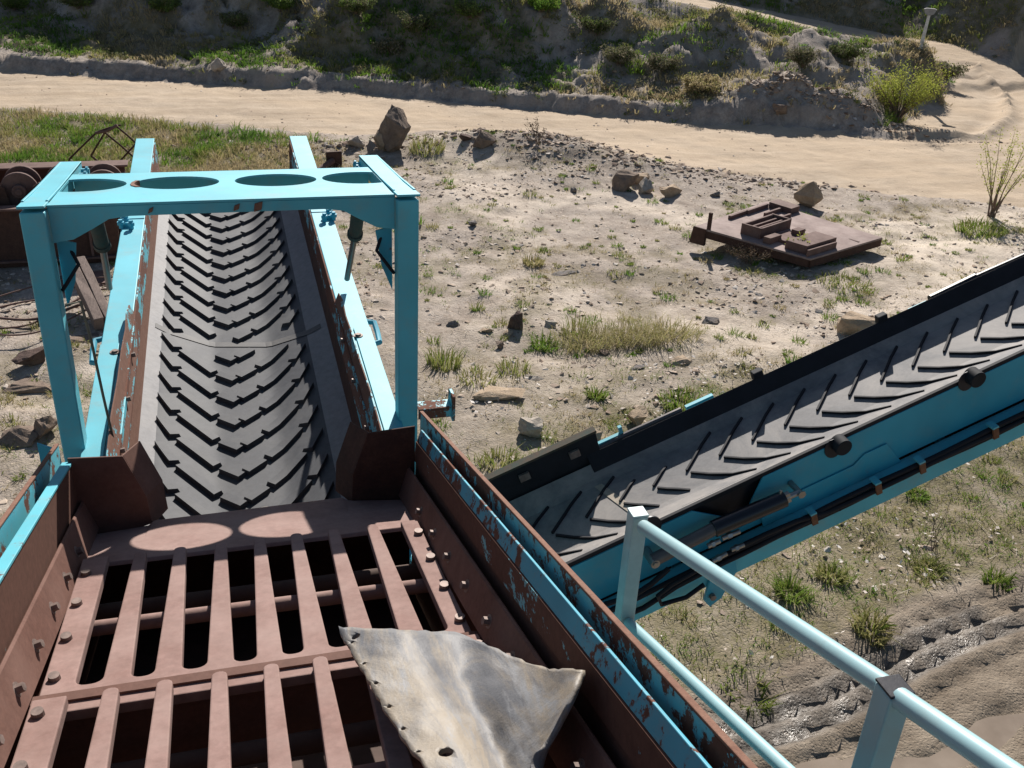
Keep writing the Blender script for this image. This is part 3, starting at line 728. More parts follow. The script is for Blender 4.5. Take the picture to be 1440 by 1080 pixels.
def terrain(X, Y, masks=False):
    X = np.asarray(X, float); Y = np.asarray(Y, float)
    yf, yn = yfar(X), ynear(X)
    n1 = fbm(X * .35, Y * .35, 1, 4); n2 = fbm(X * 1.6, Y * 1.6, 2, 4); n3 = fbm(X * 5, Y * 5, 3, 3)
    d2, z2, s2 = poly_dist(X, Y, R2); s2 = -s2; d3, z3, s3 = poly_dist(X, Y, R3)
    se = (-(X - 15.0) * 3.0 + (Y - 20.15) * 4.3) / 5.24     # inside (+) / outside (-) the rounded end of the heaps
    df = (Y - yf) * .93                                     # metres beyond the road's far edge
    dn = (yn - Y) * .93                                     # metres on the yard side of the near edge
    wob = (fbm(X * .9, Y * .9, 7, 3) - .5) * .5
    end = sst(1.2, -.2, X - 19.4 - .5 * wob) * sst(-.05, .9, se + wob * .5)      # the spoil heaps stop where the roads meet
    road1 = sst(.10, -.12, df + wob * .25) * sst(.25, -.25, dn + wob)
    road1 = np.maximum(road1, sst(.2, -.2, np.abs(X - 21) - 2.6 + wob) * sst(-.3, .2, Y - yn) * sst(.3, -.2, Y - 24.5))
    road1 = np.maximum(road1, sst(.10, -.10, se + wob * .3) * sst(14.2, 15., X) * sst(24.3, 23.6, Y) * sst(-.3, .3, Y - yn) * sst(24, 23, X))
    road2 = np.maximum(sst(1.75, 1.35, d2 + wob * .5), sst(2.6, 2.1, d3 + wob * .5))
    road = np.clip(np.maximum(road1, road2), 0, 1)
    h = (n1 - .5) * .22 * sst(-.2, 1.5, dn) + (n2 - .5) * .09 + (n3 - .5) * .03
    # ---- hills beyond the far edge
    beyond = sst(-.05, .05, df)
    bank = (.20 + .22 * fbm(X * .7, Y * .2, 19, 3)) * sst(-.02, .15 + .5 * n2, df + (n2 - .5) * .6 + (n3 - .5) * .35)
    ds = np.interp(X, [-9, -5, -2, 1, 3, 5, 8, 10, 14], [4.6, 4.2, 3.0, 2.4, 1.6, 1.2, 1.3, 2.2, 4.0])
    sl = np.interp(X, [-8, -2, 2, 5, 8, 10.5, 13], [.85, .80, .70, .55, .40, .22, .08])
    t = np.maximum(0, df - ds + (n1 - .5) * 2.4)
    hill = sl * t; hill = np.where(hill > 3.6, 3.6 + (hill - 3.6) * .25, hill)
    er = np.abs(fbm(X * .45 + 3, Y * .22, 12, 4) - .5) * 2                  # gullies running down the slope
    hill = hill + (-.7 * np.exp(-(er / .12) ** 2) + .3) * sst(.3, 1.6, hill)
    heaps = mound(X, Y, 12.7, 24.7, 1.65, 1.6, 1.5, q=1.15) + mound(X, Y, 11.3, 24.5, .2, 1.2, 1.0) + mound(X, Y, 10.4, 26.6, 1.1, 1.4, 1.4, q=1.15) + mound(X, Y, 15.2, 24.2, .95, 1.5, 1.6) + mound(X, Y, 17.2, 23.8, .80, 1.4, 1.5) + mound(X, Y, 18.7, 23.6, .60, 1.0, 1.2)
    heaps = np.maximum(heaps, 0) * (1 - .28 * np.exp(-((fbm(X * .8, Y * .35, 14, 3) - .5) / .05) ** 2))
    small = mound(X, Y, 6.9, 27.9, .85, .9, .8) + mound(X, Y, 5.4, 27.3, .45, 1.0, .7) + mound(X, Y, 8.4, 26.2, .45, 1.1, .8) + mound(X, Y, -3.4, 30.9, .55, 1.8, .7) + mound(X, Y, .4, 28.2, .40, 1.1, .6) + mound(X, Y, 1.9, 27.2, .35, .9, .55) + mound(X, Y, -1.2, 29.5, .35, 1.4, .6) + mound(X, Y, 3.4, 27.2, .35, .7, .6) + mound(X, Y, 9.6, 24.3, .30, .8, .5)
    rough = ((n2 - .5) * .30 * sst(.4, 1.4, df) + (fbm(X * 3.2, Y * 3.2, 16, 4, .65) - .5) * .34 * sst(.2, .8, df) + (fbm(X * .7, Y * .5, 17, 3) - .5) * .7 * sst(1.5, 3., df)) * (1 - .45 * sst(9, 11, X))
    hh = (bank + hill + heaps + small + rough) * beyond
    # let the ramp of the upper road cut through
    k2 = sst(3.4, 1.5, d2) * sst(25., 27.5, Y + (X - 18) * .4)
    back = np.maximum(0, s2 - 1.6) * sst(9, 22, X) * 1.05 * sst(24.5, 27.5, Y)
    hz = z2 - .42 * np.clip(-s2 - 1.7, 0, 3) + np.minimum(back, 3.5 + .12 * back) * (1 + .5 * (n1 - .5)) + rough * .8 * sst(1.5, 2.4, d2)
    behind = sst(8.0, 11.0, X) * sst(-5.5, -4.0, s2) * sst(25.9, 27.4, Y + .12 * (X - 14))
    hh = hh * (1 - behind) + hz * behind
    end = np.maximum(end, behind)
    far_r = sst(20, 24, X) * sst(1.8, 4.0, s3)
    h = h + hh * end + far_r * (.95 * np.clip(s3 - 2.2, 0, 8) * (.7 + .6 * n1) ) * (1 - behind)
    h = h * (1 - .9 * np.clip(road1, 0, 1)) + road1 * ((n2 - .5) * .035 + .005 * np.sin((Y + .36 * X) * 5 + 9 * n1) + (n3 - .5) * .02 + (n1 - .5) * .08)
    rr2 = np.clip(road2 * (1 - road1), 0, 1); zr = np.where(d2 - 1.5 < d3 - 2.4, z2, z3); h = h * (1 - .9 * rr2) + .9 * rr2 * (zr + (n3 - .5) * .05)
    # rubble bank along the near edge, debris heap at the far edge
    h = h + mound(X, Y, 6.15, 18.6, .34, 1.7, .8, -18) + mound(X, Y, 4.6, 19.1, .22, 1.0, .7) + mound(X, Y, 7.6, 17.3, .15, 1.4, .5, -28) + mound(X, Y, 2.2, 19.3, .12, 1.6, .6)
    h = h + mound(X, Y, 12.75, 21.25, .80, 1.25, .72, -20) * .75 * (1 + .8 * (n3 - .5)) + mound(X, Y, 14.2, 20.5, .20, 1.3, .45, -20)
    db, _, _ = poly_dist(X, Y, BERM); h = h + (.16 * n2 + .03) * np.exp(-(db / .12) ** 2) * (.3 + 1.4 * n3) - .05 * np.exp(-((db - .4) / .2) ** 2)
    # rise of distant country so that it closes the view
    h = h + np.maximum(0, Y - 42) * .16 + np.maximum(0, -12 - X) * .10 * sst(24, 34, Y) + np.maximum(0, X - 34) * .12 * sst(12, 30, Y + .3 * X)
    # wet wheel ruts in the near right corner
    q = (X - 2.8) * -MUD_D[1] + (Y - 4.15) * MUD_D[0]; al = (X - 2.8) * MUD_D[0] + (Y - 4.15) * MUD_D[1]
    qq = q + .05 * np.sin(al * 1.9) + (n2 - .5) * .08
    mud = sst(.45, .25, qq) * sst(-1.5, .2, al)
    rut = 0
    for c, w, dpt in ((.30, .035, .035), (.16, .05, .06), (.0, .055, .075), (-.17, .05, .06), (-.36, .05, .045), (-.75, .08, .04)):
        lug = .90 + .10 * np.sin(al * 40 + c * 40)
        rut = rut - dpt * np.exp(-((qq - c) / w) ** 2) * lug + .55 * dpt * np.exp(-((qq - c - w * 1.7) / (w * .7)) ** 2)
    h = h + rut * mud + (fbm(X * 13, Y * 13, 21, 4) - .5) * .04 * mud * sst(-.45, .1, q)
    h = h - .045 * sst(-.25, -.6, qq) * mud
    if not masks: return h
    # ---- surface masks
    grass = np.zeros(X.shape)
    gn = fbm(X * .55, Y * .55, 41, 4); gf = fbm(X * 2.4, Y * 2.4, 42, 3)
    hillm = beyond * (1 - road)
    grass_h = sst(.40, .60, .6 * gn + .4 * gf + .05) * hillm * sst(.35, .9, df) * (1 - sst(.05, .2, mound(X, Y, 12.55, 21.35, .55, 1.0, .62, -20) + mound(X, Y, 14.2, 20.5, .3, 1.3, .45, -20))) * (1 - .85 * np.clip(mound(X, Y, 11.2, 24.2, 1., .9, 1.3, 35), 0, 1))
    left = sst(3.2, 1.0, X + .2 * (Y - 18)) * sst(15.5, 17.5, Y) * sst(-.1, .5, dn)
    grass_y = sst(.50, .66, .5 * gn + .5 * gf) * (1 - beyond) * sst(.0, .8, dn)
    nearR = sst(1.4, 2.4, X) * sst(9.4, 7.8, Y - .25 * (X - 4)) * 1.1
    cen = np.exp(-((X - 3.4) / 2.6) ** 2 - ((Y - 9.6) / 1.1) ** 2) + .8 * np.exp(-((X - 2.6) / 1.6) ** 2 - ((Y - 7.6) / .8) ** 2) + .7 * np.exp(-((X - 9.0) / 2.2) ** 2 - ((Y - 11.6) / .6) ** 2)
    cen = cen + .8 * np.exp(-((X - 3.6) / 1.6) ** 2 - ((Y - 18.9) / .9) ** 2) + .5 * np.exp(-((X - 6) / 2.2) ** 2 - ((Y - 17.6) / .7) ** 2) + .8 * np.exp(-((X - 12.5) / 2.0) ** 2 - ((Y - 13.2) / .8) ** 2)
    grass_y = np.maximum(grass_y, np.clip(cen * (.25 + 1.1 * gf), 0, .95))
    grass_y = np.maximum(grass_y, nearR * np.clip(.15 + 1.7 * (gf - .12) * (.6 + gn), 0, 1))
    grass = np.clip(np.maximum(np.maximum(grass_h, left * (.55 + .9 * gf)), grass_y * (.55 + nearR)), 0, 1)
    sand = sst(8.4, 10.4, X + .3 * (12 - Y)) * sst(15.2, 13.4, Y) * sst(8.0, 9.5, Y + .2 * X) * (1 - beyond)
    sand = np.maximum(sand, sst(.55, .70, fbm(X * .7, Y * .7, 44, 3)) * .55 * (1 - beyond) * sst(.2, 1.0, dn))
    return h, dict(road=road, grass=grass * (1 - mud), sand=sand * (1 - mud), mud=mud, hill=hillm, wet=mud * np.clip(np.exp(-((qq - .02) / .17) ** 2) + .8 * np.exp(-((qq + .17) / .06) ** 2), 0, 1) * sst(.35, .6, fbm(X * 1.4, Y * 1.4, 71, 3) + .15))

def axis(segs):
    out = []
    for a, b, st in segs: out += list(np.arange(a, b - st * .5, st))
    return np.array(out + [segs[-1][1]])
ax = axis([(-70, -20, 2.), (-20, -9, .4), (-9, -3, .11), (-3, 9, .07), (9, 15, .08), (15, 27, .11), (27, 40, .4), (40, 90, 2.)])
ay = axis([(-14, -2, 1.), (-2, 3, .2), (3, 10, .065), (10, 17, .075), (17, 34, .095), (34, 46, .25), (46, 110, 2.)])
GX, GY = np.meshgrid(ax, ay); GZ, MK = terrain(GX, GY, True)
nx, ny = len(ax), len(ay)
idx = np.arange(nx * ny).reshape(ny, nx)
quads = np.stack([idx[:-1, :-1], idx[:-1, 1:], idx[1:, 1:], idx[1:, :-1]], -1).reshape(-1, 4)
is_road = (MK['road'].ravel()[quads].mean(1) > .5)
Vt = np.stack([GX, GY, GZ], -1).reshape(-1, 3)
def sub(mask, name, mat):
    q = quads[mask]; used, inv = np.unique(q, return_inverse=True)
    o = np_mesh(name, Vt[used], inv.reshape(-1, 4), mat, {k: v.ravel()[used] for k, v in MK.items()}, smooth=True)
    return tag(o, kind='structure')
gm = M('earth')
co = gm.co
n_big = gm.noise(.55, 6, .65); n_mid = gm.noise(3.4, 7, .72); n_fine = gm.noise(17, 6, .75); n_peb = gm.n('ShaderNodeTexVoronoi', Scale=15.)
gm.nt.links.new(co, n_peb.inputs['Vector'])
peb2 = gm.n('ShaderNodeTexVoronoi', Scale=42.); gm.nt.links.new(co, peb2.inputs['Vector'])
yard = gm.mix(gm.ramp(n_mid, .34, .66), (.27, .225, .19), (.46, .395, .335))
yard = gm.mix(gm.math('MULTIPLY', gm.ramp(n_big, .4, .65), .5), yard, (.39, .33, .28))
yard = gm.mix(gm.math('MULTIPLY', gm.ramp(gm.noise(1.15, 6, .7), .50, .64), .6), yard, (.235, .187, .148))
chips = gm.math('MULTIPLY', gm.ramp(n_peb.outputs['Distance'], .30, .22), gm.ramp(gm.noise(2.2, 3), .38, .56))
tone = gm.n('ShaderNodeSeparateColor'); gm.nt.links.new(n_peb.outputs['Color'], tone.inputs[0])
yard = gm.mix(chips, yard, gm.mix(tone.outputs[0], (.15, .105, .08), (.62, .52, .42)))
yard = gm.mix(gm.math('MULTIPLY', gm.ramp(n_fine, .52, .72), .45), yard, (.13, .098, .075))
sandc = gm.mix(gm.ramp(n_mid, .3, .7), (.54, .45, .36), (.68, .59, .49))
c = gm.mix(gm.math('MULTIPLY', gm.attr('sand'), gm.ramp(n_mid, .30, .52, .3, 1.)), yard, sandc)
soil = gm.mix(gm.ramp(n_mid, .35, .65), (.235, .20, .175), (.44, .38, .325))
soil = gm.mix(gm.math('MULTIPLY', gm.ramp(n_fine, .45, .7), .6), soil, (.13, .107, .09))
soil = gm.mix(gm.math('MULTIPLY', gm.ramp(n_big, .48, .62), .55), soil, (.40, .34, .285))
c = gm.mix(gm.attr('hill'), c, soil)
turf = gm.mix(gm.ramp(n_fine, .35, .65), (.085, .075, .034), (.175, .15, .078))
turf = gm.mix(gm.ramp(n_mid, .44, .64, 0, .7), turf, (.26, .21, .15))
c = gm.mix(gm.math('MULTIPLY', gm.attr('grass'), gm.ramp(n_fine, .25, .5, .35, .85)), c, turf)
mudc = gm.mix(gm.ramp(n_mid, .35, .65), (.17, .135, .102), (.28, .23, .178))
c = gm.mix(gm.attr('mud'), c, mudc)
c = gm.mix(gm.math('MULTIPLY', gm.attr('wet'), gm.ramp(n_mid, .35, .6, .95, .55)), c, (.06, .048, .038))
rough_s = gm.math('SUBTRACT', .93, gm.math('MULTIPLY', gm.attr('wet'), gm.ramp(n_mid, .42, .58, .2, .72)))
gm.set(Base_Color=c, Roughness=rough_s, Specular_IOR_Level=gm.math('ADD', .06, gm.math('MULTIPLY', gm.attr('wet'), .4)))
hgt = gm.math('ADD', gm.math('MULTIPLY', n_mid, 1.0), gm.math('ADD', gm.math('MULTIPLY', n_fine, .6), gm.math('MULTIPLY', gm.ramp(peb2.outputs['Distance'], 0, .5), .22)))
gm.bump(hgt, .85, .03)
rm = M('road_dirt')
v = rm.n('ShaderNodeMapping'); rm.nt.links.new(rm.co, v.inputs['Vector']); v.inputs['Rotation'].default_value = (0, 0, R_(20)); v.inputs['Scale'].default_value = (.22, 2.2, 1)
trk = rm.noise(1.0, 6, .6, v.outputs[0]); m_ = rm.noise(2.6, 7, .7); f_ = rm.noise(15, 5, .75)
c = rm.mix(rm.ramp(rm.math('ADD', rm.math('MULTIPLY', trk, .6), rm.math('MULTIPLY', rm.noise(1.1, 6, .7), .4)), .35, .62), (.34, .265, .19), (.49, .40, .305))
c = rm.mix(rm.math('MULTIPLY', rm.ramp(m_, .45, .68), .5), c, (.34, .265, .20))
c = rm.mix(rm.math('MULTIPLY', rm.ramp(f_, .56, .70), .35), c, (.22, .165, .12))
c = rm.mix(rm.math('MULTIPLY', rm.ramp(rm.noise(2.2, 5, .7, v.outputs[0]), .56, .66), .35), c, (.27, .20, .145))
c = rm.mix(rm.ramp(rm.noise(.25, 3), .45, .65, 0, .5), c, (.48, .37, .26))
rm.set(Base_Color=c, Roughness=.95, Specular_IOR_Level=.06).bump(rm.math('ADD', rm.math('MULTIPLY', trk, .8), rm.math('ADD', m_, rm.math('MULTIPLY', f_, .5))), .7, .035)
sub(~is_road, 'ground', gm.m)
sub(is_road, 'dirt_road', rm.m)
def gz(x, y): return float(terrain(np.array([x]), np.array([y]))[0])
def ground_at(px, py):
    """march the view ray to the terrain"""
    r = ray(px, py); t0 = 3. / np.hypot(r[0], r[1]); ts = t0 * np.linspace(1, 18, 1200)
    P = CAM[None] + ts[:, None] * r[None]; k = np.argmax(P[:, 2] < terrain(P[:, 0], P[:, 1]))
    return P[k]
# puddle in the rut corner
pm = M('puddle_water'); pm.set(Base_Color=pm.mix(pm.ramp(pm.noise(2.5, 4), .35, .65), (.20, .155, .115), (.27, .215, .165)), Roughness=.07, Specular_IOR_Level=.6).bump(pm.noise(7, 3), .08, .01)
g = G()
ring = []
for q in np.linspace(0, 2*math.pi, 60, endpoint=False):
    rr = 1 + .18 * math.sin(3*q + 1) + .10 * math.sin(5*q) + .05 * math.sin(11*q)
    al, qv = .70 + 1.35 * rr * math.cos(q), -1.05 + .62 * rr * math.sin(q)
    p = np.array([2.8, 4.15]) + MUD_D * al + np.array([-MUD_D[1], MUD_D[0]]) * qv
    ring.append((p[0], p[1], -.043 + gz(2.8 + MUD_D[0] * .7 + .2, 4.15 - 1.05) * 0))
PUD_Z = float(np.median([gz(p[0], p[1]) for p in ring])) + .004
ring = [(x, y, PUD_Z) for x, y, _ in ring]
c0 = np.mean(np.array(ring), 0)
g.add(ring + [tuple(c0)], [(i, (i+1) % 60, 60) for i in range(60)]); g.build('puddle', pm.m, kind='structure')

# ================================================================ vegetation helpers (numpy)
def blades(C, H, n, spread, lean=.5, width=.006, tint=None, rng=RNG, curl=.35):
    """n bent blades for each base point C (k,3) with height H (k,)"""
    k = len(C); idx = np.repeat(np.arange(k), n); N = k * n
    ang = rng.random(N) * 2 * np.pi; rad = np.sqrt(rng.random(N)) * np.repeat(spread, n)
    base = C[idx].copy(); base[:, 0] += rad * np.cos(ang); base[:, 1] += rad * np.sin(ang); base[:, 2] -= .01
    h = H[idx] * (.45 + .75 * rng.random(N)); la = ang + rng.normal(0, .7, N); ln = h * lean * (.3 + rng.random(N))
    dirv = np.stack([np.cos(la), np.sin(la), np.zeros(N)], 1)
    fa = rng.random(N) * np.pi; side = np.stack([np.cos(fa), np.sin(fa), np.zeros(N)], 1) * (np.repeat(width, n) * (.6 + .8 * rng.random(N)))[:, None]
    up = np.array([0, 0, 1.])
    m1 = base + dirv * (ln * curl)[:, None] + up * (h * .6)[:, None]; tp = base + dirv * ln[:, None] + up * (h * (1 - .25 * lean))[:, None]
    V = np.stack([base - side, base + side, m1 - side * .75, m1 + side * .75, tp], 1).reshape(-1, 3)
    o = np.arange(N) * 5
    quad = np.stack([o, o+1, o+3, o+2], 1); tri = np.stack([o+2, o+3, o+4], 1)
    T = np.repeat(np.clip((tint[idx] if tint is not None else .5) + rng.normal(0, .10, N), 0, 1), 5)
    return V, quad, tri, T
def merge(parts):
    Vs, Q, T, A = [], [], [], []; off = 0
    for V, q, t, a in parts:
        Vs.append(V); Q.append(q + off); T.append(t + off); A.append(a); off += len(V)
    return np.concatenate(Vs), [np.concatenate(Q), np.concatenate(T)], np.concatenate(A)
def leafmat(name, stops, rough=.6, trans=.25):
    m = M(name); cr = m.n('ShaderNodeValToRGB'); m.nt.links.new(m.attr('tint'), cr.inputs[0])
    els = cr.color_ramp.elements
    while len(els) < len(stops): els.new(.5)
    for el, (p, c) in zip(els, stops): el.position = p; el.color = (*c, 1)
    m.set(Base_Color=cr.outputs[0], Roughness=.85, Specular_IOR_Level=.15)
    t = m.n('ShaderNodeBsdfTranslucent', Color=cr.outputs[0]); mx = m.n('ShaderNodeMixShader', Fac=trans)
    m.nt.links.new(m.b.outputs[0], mx.inputs[1]); m.nt.links.new(t.outputs[0], mx.inputs[2])
    m.nt.links.new(mx.outputs[0], m.nt.nodes['Material Output'].inputs[0]); return m.m
grass_m = leafmat('grass_blades', [(0, (.40, .32, .19)), (.3, (.30, .27, .11)), (.55, (.17, .21, .045)), (.8, (.14, .245, .03)), (1, (.09, .17, .03))], .6, .4)
scrub_m = leafmat('scrub_leaves', [(0, (.26, .22, .16)), (.35, (.16, .15, .08)), (.65, (.115, .145, .05)), (1, (.16, .24, .045))])
stem_m = plain('dry_stem', (.19, .135, .10), .9, 0, .3)
def scatter(n, x0, x1, y0, y1, dens):
    X = x0 + RNG.random(n) * (x1 - x0); Y = y0 + RNG.random(n) * (y1 - y0)
    Z, mk = terrain(X, Y, True); k = RNG.random(n) < dens(X, Y, mk); return np.stack([X, Y, Z], 1)[k], {a: b[k] for a, b in mk.items()}
def no_machine(X, Y): return 1 - ((np.abs(X) < 1.1) & (Y < 4.3))
parts = []
yard_k = lambda X, Y, m: (1 - m['road']) * (1 - m['mud']) * no_machine(X, Y) * (m['hill'] < .1)
# low mixed grass: short, thin, half of it dead
C, mk = scatter(42000, -6, 16, 4.2, 20.5, lambda X, Y, m: np.clip(.05 + .95 * m['grass'] ** 1.1, 0, 1) * yard_k(X, Y, m) * .75)
pn = fbm(C[:, 0] * .7, C[:, 1] * .7, 51, 3)
tn = np.clip(.33 + .9 * (pn - .5) * 2 + RNG.normal(0, .16, len(C)), 0, 1)
parts.append(blades(C, .018 + .055 * RNG.random(len(C)) ** 1.6 + .02 * mk['grass'], 13, .03 + .07 * RNG.random(len(C)), 1.1, np.full(len(C), .0034), tn))
# dead stems standing in it
C, mk = scatter(9000, -6, 16, 4.2, 20.5, lambda X, Y, m: np.clip(.06 + .6 * m['grass'], 0, 1) * yard_k(X, Y, m) * .5)
parts.append(blades(C, .06 + .12 * RNG.random(len(C)) ** 2, 3, np.full(len(C), .05), 1.3, np.full(len(C), .0022), np.clip(RNG.normal(.10, .10, len(C)), 0, 1)))
# grey-green cushions
C, mk = scatter(1900, -3, 17, 6, 19, lambda X, Y, m: yard_k(X, Y, m) * .45 * sst(.30, .55, fbm(X * .6, Y * .6, 57, 3)))
rs = .025 + .085 * RNG.random(len(C)) ** 1.6
parts.append(blades(C, .025 + .85 * rs * (.5 + .5 * RNG.random(len(C))), 56, rs, .9, np.full(len(C), .0048), np.clip(RNG.normal(.54, .20, len(C)), .1, .9)))
# thick grass on the left behind the scrap
C, mk = scatter(9500, -12, 3.2, 14.5, 23.5, lambda X, Y, m: np.clip(m['grass'] * 1.3 - .42, 0, 1) * (1 - m['road']) * (m['hill'] < .1) * .9)
tn = np.clip(.40 + 1.4 * (fbm(C[:, 0] * .8, C[:, 1] * .8, 52, 3) - .5) * 2 + RNG.normal(0, .12, len(C)), 0, 1)
parts.append(blades(C, .10 + .12 * RNG.random(len(C)), 14, np.full(len(C), .10), .8, np.full(len(C), .007), tn))
V, F, A = merge(parts); np_mesh('grass', V, F, grass_m, {'tint': A}); tag(scene.objects['grass'], kind='stuff')
# hillside cover
parts = []
C, mk = scatter(60000, -14, 26, 20, 38, lambda X, Y, m: (m['hill'] > .5) * (1 - m['road']) * np.clip(.06 + 1.1 * m['grass'], 0, 1) * .8)
sn = fbm(C[:, 0] * .45, C[:, 1] * .45, 53, 3)
tn = np.clip(.46 + 1.6 * (sn - .5) * 2, 0, 1)
parts.append(blades(C, .07 + .17 * RNG.random(len(C)) ** 1.6, 9, np.full(len(C), .12), 1.0, np.full(len(C), .011), tn))
V, F, A = merge(parts); np_mesh('hillside_grass', V, F, grass_m, {'tint': A}); tag(scene.objects['hillside_grass'], kind='stuff')
# low dark scrub on the slopes: leaf clumps
def leaf_cloud(C, R, n, size, tint, flat=.7, rng=RNG):
    k = len(C); N = k * n; i = np.repeat(np.arange(k), n)
    d = rng.normal(size=(N, 3)); d /= np.linalg.norm(d, axis=1)[:, None]; r = rng.random(N) ** .45
    p = C[i] + d * (r * R[i])[:, None] * np.array([1, 1, flat]); p[:, 2] += R[i] * flat * .55
    a = rng.normal(size=(N, 3)); a /= np.linalg.norm(a, axis=1)[:, None]; b = np.cross(a, rng.normal(size=(N, 3))); b /= np.linalg.norm(b, axis=1)[:, None] + 1e-9
    s = (size * (.5 + rng.random(N)))[:, None]
    V = np.stack([p - a * s, p + b * s * .5, p + a * s, p - b * s * .5], 1).reshape(-1, 3); o = np.arange(N) * 4
    return V, np.stack([o, o+1, o+2, o+3], 1), np.repeat(np.clip(tint[i] + rng.normal(0, .14, N), 0, 1), 4)
C, mk = scatter(6500, -14, 26, 20, 38, lambda X, Y, m: (m['hill'] > .6) * (1 - m['road']) * sst(.47, .62, fbm(X * .5, Y * .5, 54, 4)) * .9)
V, F, A = leaf_cloud(C, .08 + .20 * RNG.random(len(C)) ** 1.7, 40, .026, np.clip(RNG.normal(.42, .25, len(C)), 0, 1))
np_mesh('hillside_scrub', V, F, scrub_m, {'tint': A}); tag(scene.objects['hillside_scrub'], kind='stuff')
# dry straw and fallen leaves near the machine
C, mk = scatter(16000, -3.5, 13, 4.3, 19, lambda X, Y, m: (1 - m['road']) * (1 - m['mud']) * no_machine(X, Y) * sst(.36, .62, fbm(X * 1.3, Y * 1.3, 55, 3)) * .6 * (m['hill'] < .1))
N = len(C); th = RNG.random(N) * 6.283; L = .02 + .09 * RNG.random(N) ** 2; d = np.stack([np.cos(th), np.sin(th), RNG.normal(0, .25, N)], 1) * L[:, None]; w = np.stack([-np.sin(th), np.cos(th), np.zeros(N)], 1) * .0022
C[:, 2] += .012
V = np.stack([C - d - w, C - d + w, C + d + w, C + d - w], 1).reshape(-1, 3); o = np.arange(N) * 4
straw_m = leafmat('straw', [(0, (.16, .12, .085)), (.6, (.36, .30, .22)), (1, (.50, .45, .36))], .8, .1)
np_mesh('dry_straw', V, np.stack([o, o+1, o+2, o+3], 1), straw_m, {'tint': np.repeat(RNG.random(N), 4)}); tag(scene.objects['dry_straw'], kind='stuff')
C, mk = scatter(9000, 1.4, 11, 4.3, 9.6, lambda X, Y, m: (1 - m['mud']) * sst(.44, .60, fbm(X * 1.1, Y * 1.1, 56, 3)) * .62)
N = len(C); a = RNG.normal(size=(N, 3)) * np.array([1, 1, .35]); a /= np.linalg.norm(a, axis=1)[:, None]; b = np.cross(a, np.array([0, 0, 1.]) + RNG.normal(0, .3, (N, 3))); s = (.008 + .026 * RNG.random(N) ** 1.8)[:, None]
C[:, 2] += .026
V = np.stack([C - a * s, C + b * s * .55, C + a * s, C - b * s * .45], 1).reshape(-1, 3); o = np.arange(N) * 4
leaf_dry = leafmat('fallen_leaf', [(0, (.30, .23, .18)), (.5, (.56, .48, .42)), (1, (.78, .73, .68))], .7, .15)
np_mesh('leaf_litter', V, np.stack([o, o+1, o+2, o+3], 1), leaf_dry, {'tint': np.repeat(RNG.random(N), 4)}); tag(scene.objects['leaf_litter'], kind='stuff')

# ================================================================ stones
def hull(n=16, sx=1, sy=1, sz=.7, seed=0, rough=.25):
    r = random.Random(seed); bm = bmesh.new()
    for i in range(n):
        v = Vector((r.gauss(0, 1), r.gauss(0, 1), r.gauss(0, 1))).normalized() * (1 + r.uniform(-rough, rough))
        bm.verts.new((v.x * sx, v.y * sy, v.z * sz))
    res = bmesh.ops.convex_hull(bm, input=list(bm.verts))
    bmesh.ops.delete(bm, geom=[e for e in res['geom_interior'] if isinstance(e, bmesh.types.BMVert)], context='VERTS')
    return bm
tmpl = []
for k in range(6):
    bm = hull(11, 1, .8, .45, 90 + k); bmesh.ops.triangulate(bm, faces=bm.faces); bm.verts.index_update()
    tmpl.append((np.array([v.co[:] for v in bm.verts]), np.array([[v.index for v in f.verts] for f in bm.faces]))); bm.free()
def stones(name, C, S, mat, tint):
    Vs, Fs, As = [], [], []; off = 0; pick = RNG.integers(0, 6, len(C)); th = RNG.random(len(C)) * 6.283; tl = RNG.normal(0, .22, (len(C), 2))
    for k in range(6):
        tv, tf = tmpl[k]; i = np.where(pick == k)[0]
        if not len(i): continue
        c, s = np.cos(th[i])[:, None], np.sin(th[i])[:, None]
        x, y, z = tv[:, 0][None], tv[:, 1][None], tv[:, 2][None]
        X, Y = x * c - y * s, x * s + y * c; Z = z + X * tl[i, 0:1] + Y * tl[i, 1:2]
        P = np.stack([X, Y, Z], -1) * S[i][:, None, None] + C[i][:, None, :]
        n = len(tv); Vs.append(P.reshape(-1, 3)); Fs.append((tf[None] + (np.arange(len(i)) * n)[:, None, None]).reshape(-1, 3) + off); As.append(np.repeat(tint[i], n)); off += len(i) * n
    o = np_mesh(name, np.concatenate(Vs), np.concatenate(Fs), mat, {'tint': np.concatenate(As)}); return tag(o, kind='stuff')
def stonemat(name, stops):
    m = M(name); cr = m.n('ShaderNodeValToRGB'); m.nt.links.new(m.attr('tint'), cr.inputs[0]); els = cr.color_ramp.elements
    while len(els) < len(stops): els.new(.5)
    for el, (p, c) in zip(els, stops): el.position = p; el.color = (*c, 1)
    c = m.mix(m.ramp(m.noise(9, 5, .7), .35, .7, 0, .5), cr.outputs[0], (.13, .095, .075))
    m.set(Base_Color=c, Roughness=.9, Specular_IOR_Level=.1).bump(m.noise(40, 5), .4, .004); return m.m
grav_m = stonemat('stone_chips', [(0, (.16, .11, .085)), (.4, (.33, .245, .185)), (.75, (.48, .39, .31)), (1, (.66, .60, .54))])
C, mk = scatter(52000, -4, 16, 5, 20.5, lambda X, Y, m: (1 - m['road']) * (1 - m['mud']) * no_machine(X, Y) * (m['hill'] < .1) * (.12 + .88 * sst(.42, .66, fbm(X * .8, Y * .8, 61, 3))) * np.clip(.25 + .75 * sst(7.5, 10, Y), 0, 1))
S = .009 + .060 * RNG.random(len(C)) ** 4
stones('gravel', C, S * .85, grav_m, np.clip(.35 + .65 * RNG.random(len(C)), 0, 1))
